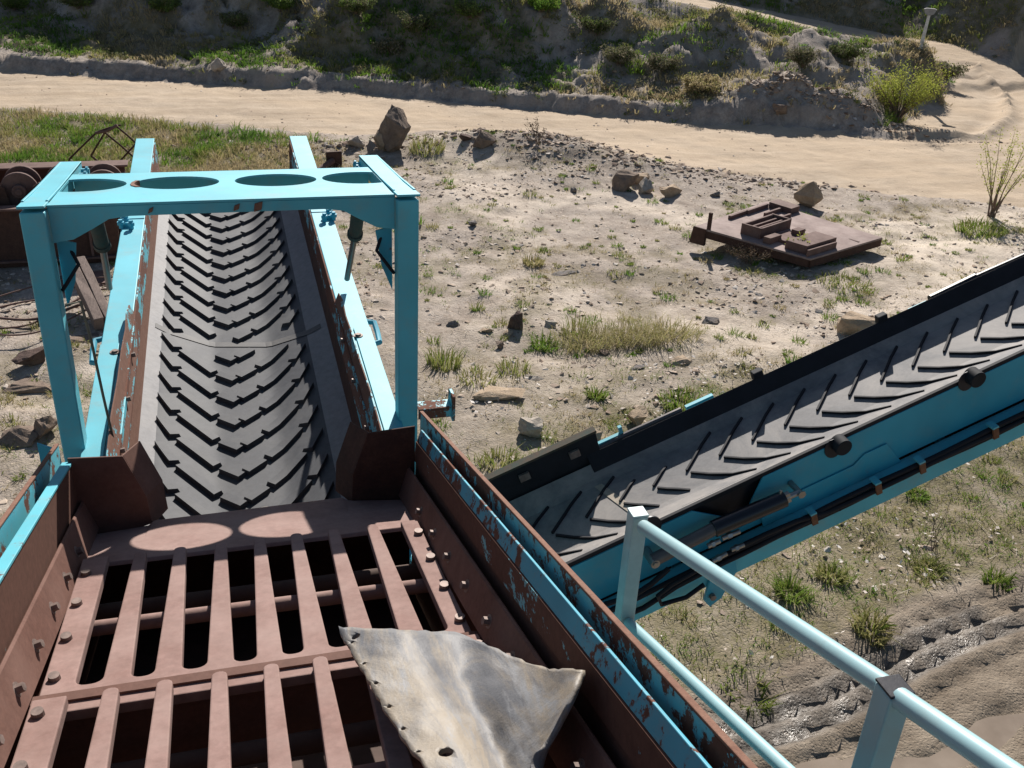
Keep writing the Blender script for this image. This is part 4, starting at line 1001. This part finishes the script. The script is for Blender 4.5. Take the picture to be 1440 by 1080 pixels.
# heaps of broken stone at the road edge
CC = []
for (x, y, sx, sy, n) in ((6.2, 18.5, 1.5, .6, 380), (4.5, 19.2, .9, .5, 130), (7.8, 17.2, 1.3, .5, 240), (12.6, 21.2, 1.0, .5, 600), (2.0, 19.3, 1.6, .4, 300), (14.4, 20.4, 1.4, .4, 250), (.3, 19.7, 1.2, .3, 160), (9.5, 16.4, 1.6, .4, 260), (15.6, 19.3, 1.6, .25, 90)):
    P = np.stack([RNG.normal(x, sx * .6, n), 0 * np.zeros(n), np.zeros(n)], 1); P[:, 1] = RNG.normal(y, sy * .6, n) - .36 * (P[:, 0] - x); P[:, 2] = terrain(P[:, 0], P[:, 1]); CC.append(P)
CC = np.concatenate(CC); stones('rubble', CC, .018 + .08 * RNG.random(len(CC)) ** 3, grav_m, np.clip(RNG.normal(.5, .22, len(CC)), 0, 1))
C, mk = scatter(2600, -8, 21, 18, 27, lambda X, Y, m: (m['road'] * .35 + .25) * (m['hill'] < .1) * .35)
stones('road_pebbles', C, .010 + .035 * RNG.random(len(C)) ** 3, grav_m, np.clip(RNG.normal(.6, .25, len(C)), 0, 1))
C, mk = scatter(5000, -14, 26, 20, 36, lambda X, Y, m: (m['hill'] > .5) * (1 - m['road']) * .4)
stones('hillside_stones', C, .015 + .09 * RNG.random(len(C)) ** 4, grav_m, np.clip(RNG.normal(.45, .25, len(C)), 0, 1))
rock_mats = {}
def rockmat(kind):
    if kind in rock_mats: return rock_mats[kind]
    a, b, sc = {'brown': ((.14, .105, .085), (.29, .22, .17), 3), 'pale': ((.34, .29, .24), (.52, .46, .39), 5), 'grey': ((.15, .135, .13), (.27, .24, .22), 4), 'dark': ((.08, .055, .048), (.16, .11, .09), 4), 'tan': ((.30, .22, .15), (.47, .37, .27), 3)}[kind]
    m = M('rock_' + kind)
    c = m.mix(m.ramp(m.noise(sc, 7, .7, dist=.7), .32, .68), a, b); c = m.mix(m.ramp(m.noise(sc * 9, 5, .7), .5, .75, 0, .6), c, tuple(x * .5 for x in a))
    c = m.mix(m.ramp(m.noise(sc * .6, 4, .6), .52, .66, 0, .55), c, (.33, .24, .16))
    m.set(Base_Color=c, Roughness=.92, Specular_IOR_Level=.12).bump(m.math('ADD', m.noise(sc * 4, 8, .75), m.math('MULTIPLY', m.noise(sc * 22, 4), .3)), .7, .03); rock_mats[kind] = m.m; return m.m
def rock(px, py, size, label, kind='brown', seed=1, dims=(1, .8, .75), rot=0, tilt=0, n=18, group=None, sink=.25):
    p = ground_at(px, py); bm = hull(n, size * dims[0], size * dims[1], size * dims[2], seed, .22)
    bmesh.ops.subdivide_edges(bm, edges=bm.edges, cuts=3, use_grid_fill=True)
    rr = random.Random(seed + 7)
    for v in bm.verts:
        q = v.co / size; k = math.sin(q.x * 9 + q.z * 6) * math.sin(q.y * 8 + seed) * .05 + (.05 if math.sin(q.z * 13 + q.x * 5 + seed) > .55 else 0) * -1 + rr.uniform(-.03, .03)
        v.co *= 1 + k
    Mx = Matrix.Rotation(R_(rot), 3, 'Z') @ Matrix.Rotation(R_(tilt), 3, 'Y'); bmesh.ops.transform(bm, matrix=Mx.to_4x4(), verts=bm.verts)
    zmin = min(v.co.z for v in bm.verts); bmesh.ops.translate(bm, verts=bm.verts, vec=(0, 0, -zmin - size * sink))
    me = bpy.data.meshes.new('rock'); bm.to_mesh(me); bm.free(); me.materials.append(rockmat(kind))
    o = bpy.data.objects.new('boulder' if size > .3 else 'rock', me); COL.objects.link(o); o.location = Vector(p)
    return tag(o, label, 'rock', group or 'rocks lying about the yard')
rock(556, 212, .44, 'big upright brown boulder at the road edge beyond the right arm of the frame', 'brown', 63, (.70, .62, 1.0), 20, 8, 34)
rock(538, 210, .30, 'brown boulder with a pale front leaning on the tall upright boulder', 'tan', 14, (.62, .6, .9), 40, -20, 26)
rock(500, 209, .20, 'small pale wedge of stone left of the tall upright boulder', 'pale', 5, (1, .6, .7), 10, 20, 10)
rock(522, 215, .16, 'narrow grey stone slab at the foot of the tall upright boulder', 'grey', 6, (.6, .5, 1.1), 0, 15, 10)
rock(679, 206, .24, 'rounded brown boulder on top of the rubble beside the road', 'brown', 8, (1, .8, .85), 30, 0, 16)
rock(655, 198, .16, 'flat dark stones behind the rounded boulder on the rubble', 'dark', 9, (1.3, .7, .6), 30, 10, 12)
rock(878, 266, .32, 'dark brown boulder at the road edge behind a small pale block', 'brown', 11, (.8, .8, .85), 15, -8, 13)
rock(899, 254, .27, 'pale flat-topped boulder resting against the dark brown boulder', 'tan', 12, (1.0, .8, .6), 5, 0, 12)
rock(905, 272, .21, 'small pale upright block in front of the dark brown boulder', 'pale', 15, (.75, .6, .95), 10, 8, 11)
rock(945, 276, .25, 'low tan boulder right of the pale block at the road edge', 'tan', 17, (1.1, .8, .55), 20, 0, 13)
rock(1132, 290, .33, 'square tan boulder behind the rusty steel panel', 'tan', 19, (.95, .8, .85), 42, 18, 11)
rock(729, 462, .20, 'dark reddish rock in the middle of the stony yard', 'dark', 21, (1.1, .75, .65), 25, 0, 12)
rock(772, 458, .115, 'pale flat stone beside the dark reddish rock', 'pale', 22, (1, .8, .5), 0, 0, 12)
rock(637, 458, .085, 'grey stone left of the dark reddish rock', 'grey', 23, (1, .8, .7), 0, 0, 12)
rock(684, 468, .075, 'small tan stone just left of the dark reddish rock', 'tan', 24, (1.1, .8, .6), 0, 0, 12)
rock(715, 470, .085, 'tan stone touching the foot of the dark reddish rock', 'tan', 25, (1.1, .8, .6), 60, 0, 12)
rock(701, 487, .085, 'flat brown stone below the dark reddish rock', 'brown', 26, (1.1, .8, .6), 30, 0, 12)
rock(1210, 470, .34, 'large tan rock half hidden behind the side conveyor', 'tan', 27, (1.2, .8, .65), -10, 0, 15)
rock(745, 612, .15, 'white rough rock on grass near the conveyor hopper board', 'pale', 31, (1.15, .8, .75), 0, 8, 20)
rock(896, 597, .15, 'brown rock with a pale top beside the far edge of the side conveyor', 'tan', 33, (.9, .8, .85), 25, 0, 14)
rock(832, 626, .14, 'pointed tan rock just behind the low end of the side conveyor', 'tan', 35, (.8, .8, 1.0), 0, 12, 12)
rock(750, 533, .10, 'small white angular stone on the bare sandy patch', 'pale', 36, (1.3, .7, .5), 0, 0, 12)
rock(700, 556, .26, 'flat pale sandy slab in the ground near the frame post', 'tan', 37, (1.2, .8, .22), 0, 0, 16, sink=.12)
rock(893, 518, .12, 'flat blue-grey stone below the long grass clump', 'grey', 38, (1.3, .8, .4), 10, 0, 12)
rock(845, 500, .10, 'brown angular stone under the long grass clump', 'brown', 39, (1, .8, .7), 20, 0, 12)
rock(960, 512, .15, 'tan stone on bare ground right of the long grass clump', 'tan', 40, (1.2, .8, .45), 20, 0, 12)
rock(1000, 452, .14, 'grey flat stone at the right end of the long grass clump', 'grey', 41, (1.2, .8, .5), 20, 0, 12)
rock(790, 386, .16, 'flat grey slab lying in the open yard above the grass', 'grey', 42, (1.4, .7, .22), 10, 0, 12, sink=.1)
rock(1005, 275, .12, 'small grey stone left of the rusty steel panel', 'grey', 43, (1, .8, .6), 0, 0, 12)
rock(666, 318, .10, 'small grey-brown stone alone in the open yard', 'grey', 44, (1, .8, .7), 0, 0, 12)
rock(805, 270, .10, 'small grey stone below the rubble bank', 'grey', 45, (1, .8, .7), 0, 0, 12)
rock(48, 512, .19, 'dark brown rock on the left behind the frame post', 'dark', 46, (1.1, .8, .75), 0, 0, 13)
rock(42, 545, .22, 'flat brown slab below the dark rock on the left', 'brown', 47, (1.3, .9, .35), 0, 0, 13)
rock(30, 622, .20, 'large brown rock left of the frame post foot', 'brown', 48, (1.1, .9, .6), 10, 0, 14)
rock(65, 612, .16, 'brown rock between the large rock and the frame post', 'brown', 49, (.8, .9, .8), 10, 0, 14)
rock(110, 478, .24, 'flat pinkish stone slab behind the left frame post', 'brown', 50, (1.4, .8, .25), 10, 0, 14)
rock(1093, 160, .22, 'brown stone at the far side of the road near the debris heap', 'brown', 52, (1, .8, .8), 10, 0, 14)
rock(306, 96, .22, 'pale round stone on the far bank of the road', 'pale', 53, (1, .8, .8), 10, 0, 14)

# ================================================================ single plants
def tuft(px, py, h, sp_, n, tint, label, wd=.006, lean=.6, elong=None):
    p = ground_at(px, py)
    C = np.zeros((1, 3)) if elong is None else np.stack([np.linspace(-elong, elong, 9), np.linspace(.1, -.1, 9) * elong, np.zeros(9)], 1)
    V, q, t, A = blades(C, np.full(len(C), h), n, np.full(len(C), sp_), lean, np.full(len(C), wd), np.full(len(C), tint))
    for i in range(len(V)): pass
    V[:, 2] += terrain(V[:, 0] + p[0], V[:, 1] + p[1]) - terrain(np.array([p[0]]), np.array([p[1]]))[0]
    o = np_mesh('grass_tuft', V, [q, t], grass_m, {'tint': A}); o.location = Vector(p)
    return tag(o, label, 'grass tuft', 'single grass tufts in the yard')
tuft(880, 480, .27, .26, 150, .25, 'long yellowish grass clump leaning in the middle of the yard', .0035, 1.3, .62)
tuft(810, 470, .24, .18, 90, .45, 'green grass tuft at the left end of the long yellowish clump', .006, .8)
tuft(766, 490, .15, .15, 170, .72, 'bright green leafy tuft left of the long yellowish clump', .009, .9)
tuft(625, 516, .24, .19, 190, .50, 'dense green grass tuft just right of the frame post', .006, .5)
tuft(672, 535, .15, .20, 110, .40, 'loose grass tuft right of the dense tuft by the frame post', .006, .8)
tuft(722, 522, .14, .17, 110, .44, 'grass tuft between the dense tuft and the white stone', .006, .8)
tuft(838, 560, .14, .09, 130, .60, 'grey-green cushion tuft on sandy ground above the conveyor', .007, 1.)
tuft(955, 570, .16, .20, 170, .60, 'green bushy tuft at the far edge of the side conveyor', .008, .9)
tuft(700, 655, .16, .18, 130, .42, 'grass tuft against the dark hopper board', .006, .8)
tuft(750, 372, .16, .14, 200, .25, 'brown dry tuft in the open yard left of the panel', .007, .9)
tuft(1112, 838, .15, .12, 220, .60, 'pale grey-green cushion tuft right of the upper handrail', .006, 1.)
tuft(1222, 890, .16, .12, 220, .35, 'yellowish tuft below the cushion tuft, above the mud', .006, .9)
tuft(1168, 812, .12, .11, 200, .42, 'brownish grass tuft on dry ground under the side conveyor', .006, .9)
tuft(1305, 805, .12, .11, 200, .40, 'grass tuft beside tall dry stems on the right', .006, .9)
tuft(1050, 985, .15, .15, 190, .55, 'dark green grass tuft at the edge of the wheel ruts', .006, .9)
tuft(1010, 690, .14, .1, 10, .5, 'thin grass tuft hidden under the side conveyor', .006, .9) if False else None
tuft(1380, 325, .20, .42, 380, .55, 'wide green tuft at the foot of the sapling', .008, .9)
tuft(1290, 700, .10, .09, 160, .7, 'small green tuft right of the conveyor flange', .006, .9)
tuft(1400, 820, .10, .10, 160, .62, 'small green tuft at the right edge above the ruts', .006, .9)
tuft(1190, 400, .10, .42, 330, .50, 'flat green grass patch in front of the rusty panel', .007, 1.)
tuft(600, 210, .22, .34, 260, .38, 'tall pale grass behind the frame, right of the big boulder', .007, .6)
# leafy yellow-green shrub at the road bend
def branchy(p, h, spread, nb, leaves, size, tint, name, label, cat, mat, lean=(0, 0), rng=random.Random(4), r0=.02):
    root = empty(name, p, label, cat); g = G(); tips = []
    for i in range(nb):
        a = rng.uniform(0, 6.283); s = spread * rng.uniform(.3, 1); hh = h * rng.uniform(.55, 1)
        pts = [np.array(p) + np.array([rng.uniform(-.06, .06), rng.uniform(-.06, .06), -.04])]
        for t in (.35, .7, 1.):
            pts.append(np.array(p) + np.array([math.cos(a) * s * t ** 1.3 + lean[0] * t + rng.uniform(-.03, .03), math.sin(a) * s * t ** 1.3 + lean[1] * t + rng.uniform(-.03, .03), hh * t]))
        g.tube(pts, [r0, r0 * .7, r0 * .4, r0 * .15], 5); tips += [(pts[1] + (pts[2]-pts[1]) * f, .6) for f in (.3, .7)] + [(pts[2] + (pts[3] - pts[2]) * f, 1.) for f in (.1, .4, .7, 1.)]
    g.build('stem', stem_m, root)
    C = np.array([t[0] for t in tips]); R = np.array([size[1] * t[1] * rng.uniform(.6, 1.2) for t in tips])
    C[:, 2] -= R * .4
    V, F, A = leaf_cloud(C - np.array(p), R, leaves, size[0], np.clip(RNG.normal(tint, .15, len(C)), 0, 1), 1.0)
    o = np_mesh('foliage', V, F, mat, {'tint': A}); o.parent = root
    return root
shrub_m = leafmat('shrub_leaves', [(0, (.22, .21, .06)), (.5, (.31, .35, .06)), (1, (.44, .46, .11))], .55, .35)
p = ground_at(1262, 168); branchy(p, 1.2, 1.05, 34, 34, (.022, .24), .5, 'shrub', 'leafy yellow-green shrub on the spoil heap at the road bend', 'shrub', shrub_m)
p = ground_at(1392, 305); branchy(p, 1.55, .62, 15, 16, (.016, .13), .75, 'sapling', 'thin twiggy sapling with sparse yellow leaves by the road on the right', 'sapling', shrub_m, (.15, 0), random.Random(9), .012)
p = ground_at(1120, 372); branchy(p, .42, .20, 9, 18, (.018, .07), .85, 'young_plant', 'small yellow-green plant growing against the rusty panel edge', 'plant', shrub_m, (0, 0), random.Random(10), .006)
dry_m = leafmat('dry_leaf', [(0, (.10, .075, .055)), (1, (.21, .15, .10))], .8, .1)
p = ground_at(757, 203); branchy(p, .55, .35, 9, 8, (.014, .05), .4, 'dry_weed', 'dry brown weed with bare stalks on the rubble bank by the road', 'weed', dry_m, (0, 0), random.Random(12), .006)
p = ground_at(1050, 372); branchy(p, .30, .42, 26, 8, (.010, .08), .7, 'dry_bush', 'dry grey twiggy bush in front of the rusty panel', 'bush', dry_m, (0, 0), random.Random(13), .004)
p = ground_at(1310, 775); branchy(p, .62, .12, 6, 3, (.006, .03), .4, 'dry_stalks', 'tall thin dry stalks standing right of the side conveyor', 'weed', dry_m, (0, 0), random.Random(14), .004)
hp = [(230, 18, .8, .4, .75), (330, 40, .75, .4, .5), (395, 15, .8, .45, .9), (585, 45, .9, .45, .45), (660, 30, .8, .4, .7), (840, 50, .8, .4, .45), (870, 90, .7, .4, .35), (930, 100, .7, .35, .3), (1130, 95, .9, .4, .3), (1190, 85, .8, .4, .55), (1330, 110, .8, .4, .35), (500, 20, .8, .4, .6), (545, 75, .6, .35, .3), (20, 15, .7, .4, .7), (110, 12, .7, .4, .6), (985, 130, .6, .4, .05), (760, 15, .6, .5, .95)]
lab = ['dark green bush high on the left slope below the frame top', 'green bush on the shaded slope above the left road bank', 'bushy growth at the top of the slope near the picture top, left of centre', 'large dark bush on the slope above the big boulder', 'green bush beside the bare earth cone on the slope', 'dark bush in the gully below the bright grass patch', 'olive bush low in the gully left of the large heap', 'brownish bush at the left foot of the large heap', 'wide dark bush in the hollow right of the large heap', 'green bush on the crest of the long heap', 'dark bush at the right end of the heaps, right of the yellow shrub', 'green bush at the picture top above the splitting gully', 'small brown bush on the lower slope above the road', 'dark bush at the top left corner of the slope', 'dark bush on the shaded slope in the top left', 'dry straw-coloured grass bush at the foot of the large heap', 'bright green grassy bush at the picture top in the gully']
for i, ((px, py, h, s, ti), l) in enumerate(zip(hp, lab)):
    p = ground_at(px, py); p[2] = gz(p[0], p[1])
    branchy(p, h * .42, s * 1.25, 22, 34, (.026, .15), ti, 'slope_bush', l, 'bush', grass_m if ti in (.95, .05) else scrub_m, (0, 0), random.Random(30 + i), .008)['group'] = 'bushes on the slope'

# ================================================================ marker post, scrap
p = ground_at(1294, 68)
mp = empty('marker_post', p, 'leaning white concrete post with a small head at the bend of the road', 'post')
tip = at_plane(1309, 12, p, (math.sin(R_(37)), math.cos(R_(37)), 0)); d = tip - p; up_ = _n(d)
g = G(); w = .045
s_ = np.array([math.cos(R_(37)), -math.sin(R_(37)), 0]); t_ = np.array([math.sin(R_(37)), math.cos(R_(37)), 0])
g.loft([[q + s_ * a * k + t_ * b * k for a, b in ((-w, -w), (w, -w), (w, w), (-w, w))] for q, k in ((p - np.array([0, 0, .2]), 1.15), (p + d * .86, .8))])
g.build('shaft', plain('post_white', (.62, .60, .58), .8), mp, .004)
h = G(); c_ = p + d * .92; h.loft([[c_ + s_ * a + t_ * b + up_ * z for a, b in ((-wx, -.05), (wx, -.05), (wx, .05), (-wx, .05))] for z, wx in ((-.085, .045), (-.05, .11), (.06, .16), (.085, .10))]); h.build('head', plain('post_head', (.30, .29, .29), .8), mp, .004)

# rusty steel panel with brackets and boxes lying in the yard
pz = .24
cor = [at_z(978, 318, pz + .10), at_z(1078, 283, pz + .06), at_z(1241, 334, pz - .02), at_z(1140, 364, pz - .04)]
A_, B_, C_, D_ = cor
sp_root = empty('steel_panel', (A_ + C_) / 2 * np.array([1, 1, 0]), 'rusty steel panel with welded boxes and brackets lying in the yard', 'scrap panel')
def pp(u, v, w=0):       # u along A->B side to D->C, v from A to D
    q = (A_ * (1-v) + D_ * v) * (1-u) + (B_ * (1-v) + C_ * v) * u
    return q + np.array([0, 0, w])
g = G(); g.hexa([pp(0,0,-.03), pp(1,0,-.03), pp(1,1,-.03), pp(0,1,-.03), pp(0,0), pp(1,0), pp(1,1), pp(0,1)])
plate = g.build('plate', panel_rust, sp_root, .004)
g = G()
for (u0, v0, u1, v1) in ((0, 0, .012, 1), (0, .988, 1, 1), (.988, 0, 1, 1), (0, 0, 1, .012)):
    g.hexa([pp(u0,v0,-.14), pp(u1,v0,-.14), pp(u1,v1,-.14), pp(u0,v1,-.14), pp(u0,v0,-.032), pp(u1,v0,-.032), pp(u1,v1,-.032), pp(u0,v1,-.032)])
g.build('rim', dark_rust, sp_root)
def pbox(u0, u1, v0, v1, h, name='welded_box', hollow=False, mat=scrap_rust):
    g = G()
    def hx_(a, b, c, d_, z0, z1): g.hexa([pp(a,c,z0), pp(b,c,z0), pp(b,d_,z0), pp(a,d_,z0), pp(a,c,z1), pp(b,c,z1), pp(b,d_,z1), pp(a,d_,z1)])
    if hollow:
        t = .018
        hx_(u0, u0+t, v0, v1, .001, h); hx_(u1-t, u1, v0, v1, .001, h); hx_(u0+t, u1-t, v0, v0+t, .001, h*.96); hx_(u0+t, u1-t, v1-t, v1, .001, h*.97)
        for k in (.3, .6): hx_(u0+t, u1-t, v0+(v1-v0)*k, v0+(v1-v0)*k+t, .001, h*.8)
    else: hx_(u0, u1, v0, v1, .001, h)
    return g.build(name, mat, sp_root, .004)
pbox(.10, .52, .33, .50, .17, hollow=True)
pbox(.06, .46, .74, .92, .13, mat=scrap_rust); pbox(.02, .40, .945, .962, .10, 'angle_bar')
pbox(.16, .40, .54, .68, .05, mat=scrap_rust); pbox(.05, .20, .56, .62, .10); pbox(.36, .46, .60, .66, .12)
for u0, u1, v0, v1, h in ((.56, .86, .08, .10, .07), (.62, .90, .20, .22, .07), (.34, .62, .06, .085, .06), (.58, .8, .32, .34, .06), (.86, .99, .10, .30, .10)): pbox(u0, u1, v0, v1, h, 'angle_bar')
g = G(); g.hexa([pp(-.01, -.03, -.26), pp(.015, -.03, -.26), pp(.015, .10, -.26), pp(-.01, .10, -.26), pp(-.01, -.01, .0), pp(.015, -.01, .0), pp(.015, .10, .0), pp(-.01, .10, .0)])
g.hexa([pp(.0, .10, .0), pp(.02, .10, .0), pp(.02, .125, .0), pp(.0, .125, .0), pp(.0, .10, .26), pp(.02, .10, .26), pp(.02, .125, .26), pp(.0, .125, .26)]); g.build('upright_bracket', dark_rust, sp_root)
g = G(); g.prism([pp(.72, .80, .002), pp(.72, .97, .002), pp(.70, .97, .002), pp(.70, .80, .002)], (0, 0, .006)); g.build('patch', dark_rust, sp_root)

# rusty scrap undercarriage with track rollers on the left
P0, P1 = at_z(-90, 380, 0), at_z(172, 366, 0)
dv = _n(P1 - P0); nv = np.array([-dv[1], dv[0], 0]); zz = np.array([0, 0, 1.]); L = np.linalg.norm(P1 - P0)
scr = empty('scrap_undercarriage', (P0 + P1) / 2, 'long rusty scrap undercarriage with track rollers lying left behind the frame', 'scrap undercarriage')
def cb(g, s0, s1, n0, n1, z0, z1):
    return g.hexa([P0+dv*a+nv*b+zz*c for a, b, c in ((s0,n0,z0), (s1,n0,z0), (s1,n1,z0), (s0,n1,z0), (s0,n0,z1), (s1,n0,z1), (s1,n1,z1), (s0,n1,z1))])
g = G(); cb(g, -1.5, L, 0, .05, -.02, .76); b = g.build('side_beam', dark_rust, scr, .01)
g = G(); cb(g, -1.5, L, -.07, .10, .765, .795); cb(g, -1.5, L, -.07, -.002, .06, .09)
for k in range(6): cb(g, -1.2 + k * .62, -1.17 + k * .62, -.055, -.002, .095, .76)
g.build('beam_rib', scrap_rust, b, .004)
g = G(); cb(g, -1.5, L + .1, 1.15, 1.30, -.02, .98); b = g.build('side_beam', dark_rust, scr, .01)
g = G(); cb(g, -1.5, L + .15, 1.08, 1.36, .985, 1.015); g.build('beam_flange', scrap_rust, b, .006)
g = G(); cb(g, -1.5, L - .1, .101, 1.14, .60, .66); g.build('roller_tray', dark_rust, scr)
for k in range(5):
    c = P0 + dv * (.05 + .52 * k) + nv * .62 + zz * .90
    g = G(); g.cyl(c - nv * .16, c + nv * .10, .17, n=28); g.cyl(c + nv * .101, c + nv * .16, .235, n=28); g.cyl(c - nv * .22, c - nv * .161, .235, n=28); g.cyl(c - nv * .30, c - nv * .222, .09, n=16); g.cyl(c - nv * .33, c - nv * .302, .05, n=8)
    ro = g.build('track_roller', scrap_rust, scr, .012, smooth=True)
    h = G(); cc_ = P0 + dv * (.05 + .52 * k + .26) + nv * .34; h.loft([[cc_ + dv * a + nv * q + zz * z for a, z in ((-.14, .665), (-.10, .95), (0, 1.02), (.10, .95), (.14, .665))] for q in (-.02, .02)]); h.build('roller_guard', dark_rust, ro, .004)
# bent rod cage standing on the scrap
p0 = ground_at(150, 248)
cage = empty('rod_cage', p0, 'bent cage of rusty rods standing in the grass behind the scrap', 'rod cage')
Yc = p0[1]
def cp(px, py, dy=0): return at_y(px, py, Yc + dy)
g = G()
for a, b, dy in (((98, 223), (136, 186), 0), ((136, 186), (163, 177), 0), ((163, 177), (193, 203), 0), ((147, 186), (188, 221), .15), ((147, 187), (128, 219), .15), ((128, 219), (155, 242), .15), ((155, 242), (193, 200), .0), ((136, 186), (147, 186), 0), ((163, 177), (170, 176), .1), ((98, 223), (92, 252), 0), ((155, 242), (156, 262), .1)):
    g.tube([cp(*a, dy), (cp(*a, dy) + cp(*b, dy)) / 2 + np.array([.004, 0, .006]), cp(*b, dy)], .017, 6)
g.build('rod_frame', dark_rust, cage, smooth=True)
h = G(); c = cp(150, 180); h.tube([cp(134, 187), cp(150, 184), cp(165, 176)], .028, 8); h.build('hooked_bar', scrap_rust, cage, smooth=True)
# weathered timber leaning behind the left post
t0, t1 = at_z(108, 372, .42), at_z(146, 452, .10)
tb = empty('timber', (t0 + t1) / 2 * np.array([1, 1, 0]), 'weathered split wooden sleeper lying behind the left frame post', 'timber')
d = _n(t1 - t0); sd = _n(np.cross(d, zz)); ud = np.cross(sd, d)
g = G(); rr = random.Random(3)
for o, wd, hh in ((-.058, .052, .085), (.058, .056, .08)):
    g.loft([[t0 + (t1 - t0) * k + sd * (o + a * wd + rr.uniform(-.006, .006)) + ud * (b * hh + rr.uniform(-.006, .006)) for a, b in ((-1, -1), (1, -1), (1, 1), (-1, 1))] for k in (-.03 + rr.uniform(-.02, .02), .25, .5, .75, 1.03)])
g.build('plank', wood, tb, .006)
# loops of rusty cable and rod on the ground at the left
cr = empty('cable_pile', at_z(50, 452), 'loose rusty cables trailing over pale ground left of the post', 'cable')
g = G()
for k, (pts, r) in enumerate((([(-40, 440), (20, 425), (60, 415), (120, 398), (150, 402)], .012), ([(-40, 462), (30, 455), (70, 440), (130, 412), (160, 408)], .012), ([(-30, 446), (40, 448), (90, 438), (140, 420)], .016), ([(-30, 470), (20, 474), (60, 470), (100, 452), (150, 426)], .010), ([(-30, 430), (30, 412), (90, 400), (160, 396)], .009))):
    P = []
    for px, py in pts: q = at_z(px, py, .03); q[2] = gz(q[0], q[1]) + .03 + .02 * k; P.append(q)
    g.tube(crom(np.array(P), 24), r, 6)
g.build('cable_strand', scrap_rust, cr, smooth=True)
# rusty flanged pipe beyond the tail conveyor
p = ground_at(470, 240)
fp_ = empty('flanged_pipe', p, 'rusty pipe with a square flange standing behind the tail conveyor', 'pipe')
a, b = at_y(448, 240, p[1] - .25), at_y(468, 226, p[1])
g = G(); g.cyl(a - (b - a) * .8, b, .055, n=16); g.build('pipe', scrap_rust, fp_, smooth=True)
g = G(); fx = np.array([1, .15, 0]); g.obox(b + np.array([.03, .06, .0]), fx * .14, np.array([-.003, .02, 0]), zz * .15); g.build('flange', dark_rust, fp_, .004)
g = G(); g.box((p[0] - .06, p[1] + .01, p[2] - .05), (p[0] + .10, p[1] + .12, b[2] - .152)); g.build('foot', dark_rust, fp_)
# flat pieces of rusty sheet under the left frame
g = G(); q = ground_at(118, 398); g.obox((q[0], q[1], q[2] + .05), (.32, .05, .01), (-.05, .22, .0), (0, 0, .006)); sh_ = g.build('scrap_sheet', scrap_rust); tag(sh_, 'small rusty sheet lying under the timber on the left', 'scrap sheet')
# ================================================================ light, sky, camera
w = bpy.data.worlds.new('World'); scene.world = w; w.use_nodes = True
sky = w.node_tree.nodes.new('ShaderNodeTexSky'); sky.sky_type = 'NISHITA'; sky.sun_disc = False
sky.sun_elevation = SUN_EL; sky.sun_rotation = SUN_AZ; sky.altitude = 200; sky.dust_density = 1.0; sky.air_density = 1.0
bg = w.node_tree.nodes['Background']; bg.inputs['Strength'].default_value = .052
w.node_tree.links.new(sky.outputs[0], bg.inputs['Color'])
ld = bpy.data.lights.new('sun', 'SUN'); ld.energy = 5.0; ld.angle = R_(.53); ld.color = (1., .95, .885)
lo = bpy.data.objects.new('sun', ld); COL.objects.link(lo); lo.location = (10, 30, 30)
lo.rotation_euler = Vector(tuple(SUN)).to_track_quat('Z', 'Y').to_euler()
cd = bpy.data.cameras.new('camera'); cam = bpy.data.objects.new('camera', cd); COL.objects.link(cam)
cd.sensor_fit = 'HORIZONTAL'; cd.sensor_width = 36; cd.lens = 36 * F_PX / 1440; cd.clip_start = .05; cd.clip_end = 600
right, down, fwd = ROT @ np.array([1, 0, 0]), ROT @ np.array([0, 1, 0]), ROT @ np.array([0, 0, 1])
Mx = Matrix(((right[0], -down[0], -fwd[0], 0), (right[1], -down[1], -fwd[1], 0), (right[2], -down[2], -fwd[2], CAM_H), (0, 0, 0, 1)))
cam.matrix_world = Mx; scene.camera = cam
vs = scene.view_settings; vs.view_transform = 'Standard'; vs.look = 'None'; vs.exposure = .64; vs.gamma = 1; vs.use_curve_mapping = False
scene.render.engine = 'CYCLES'; scene.cycles.max_bounces = 6
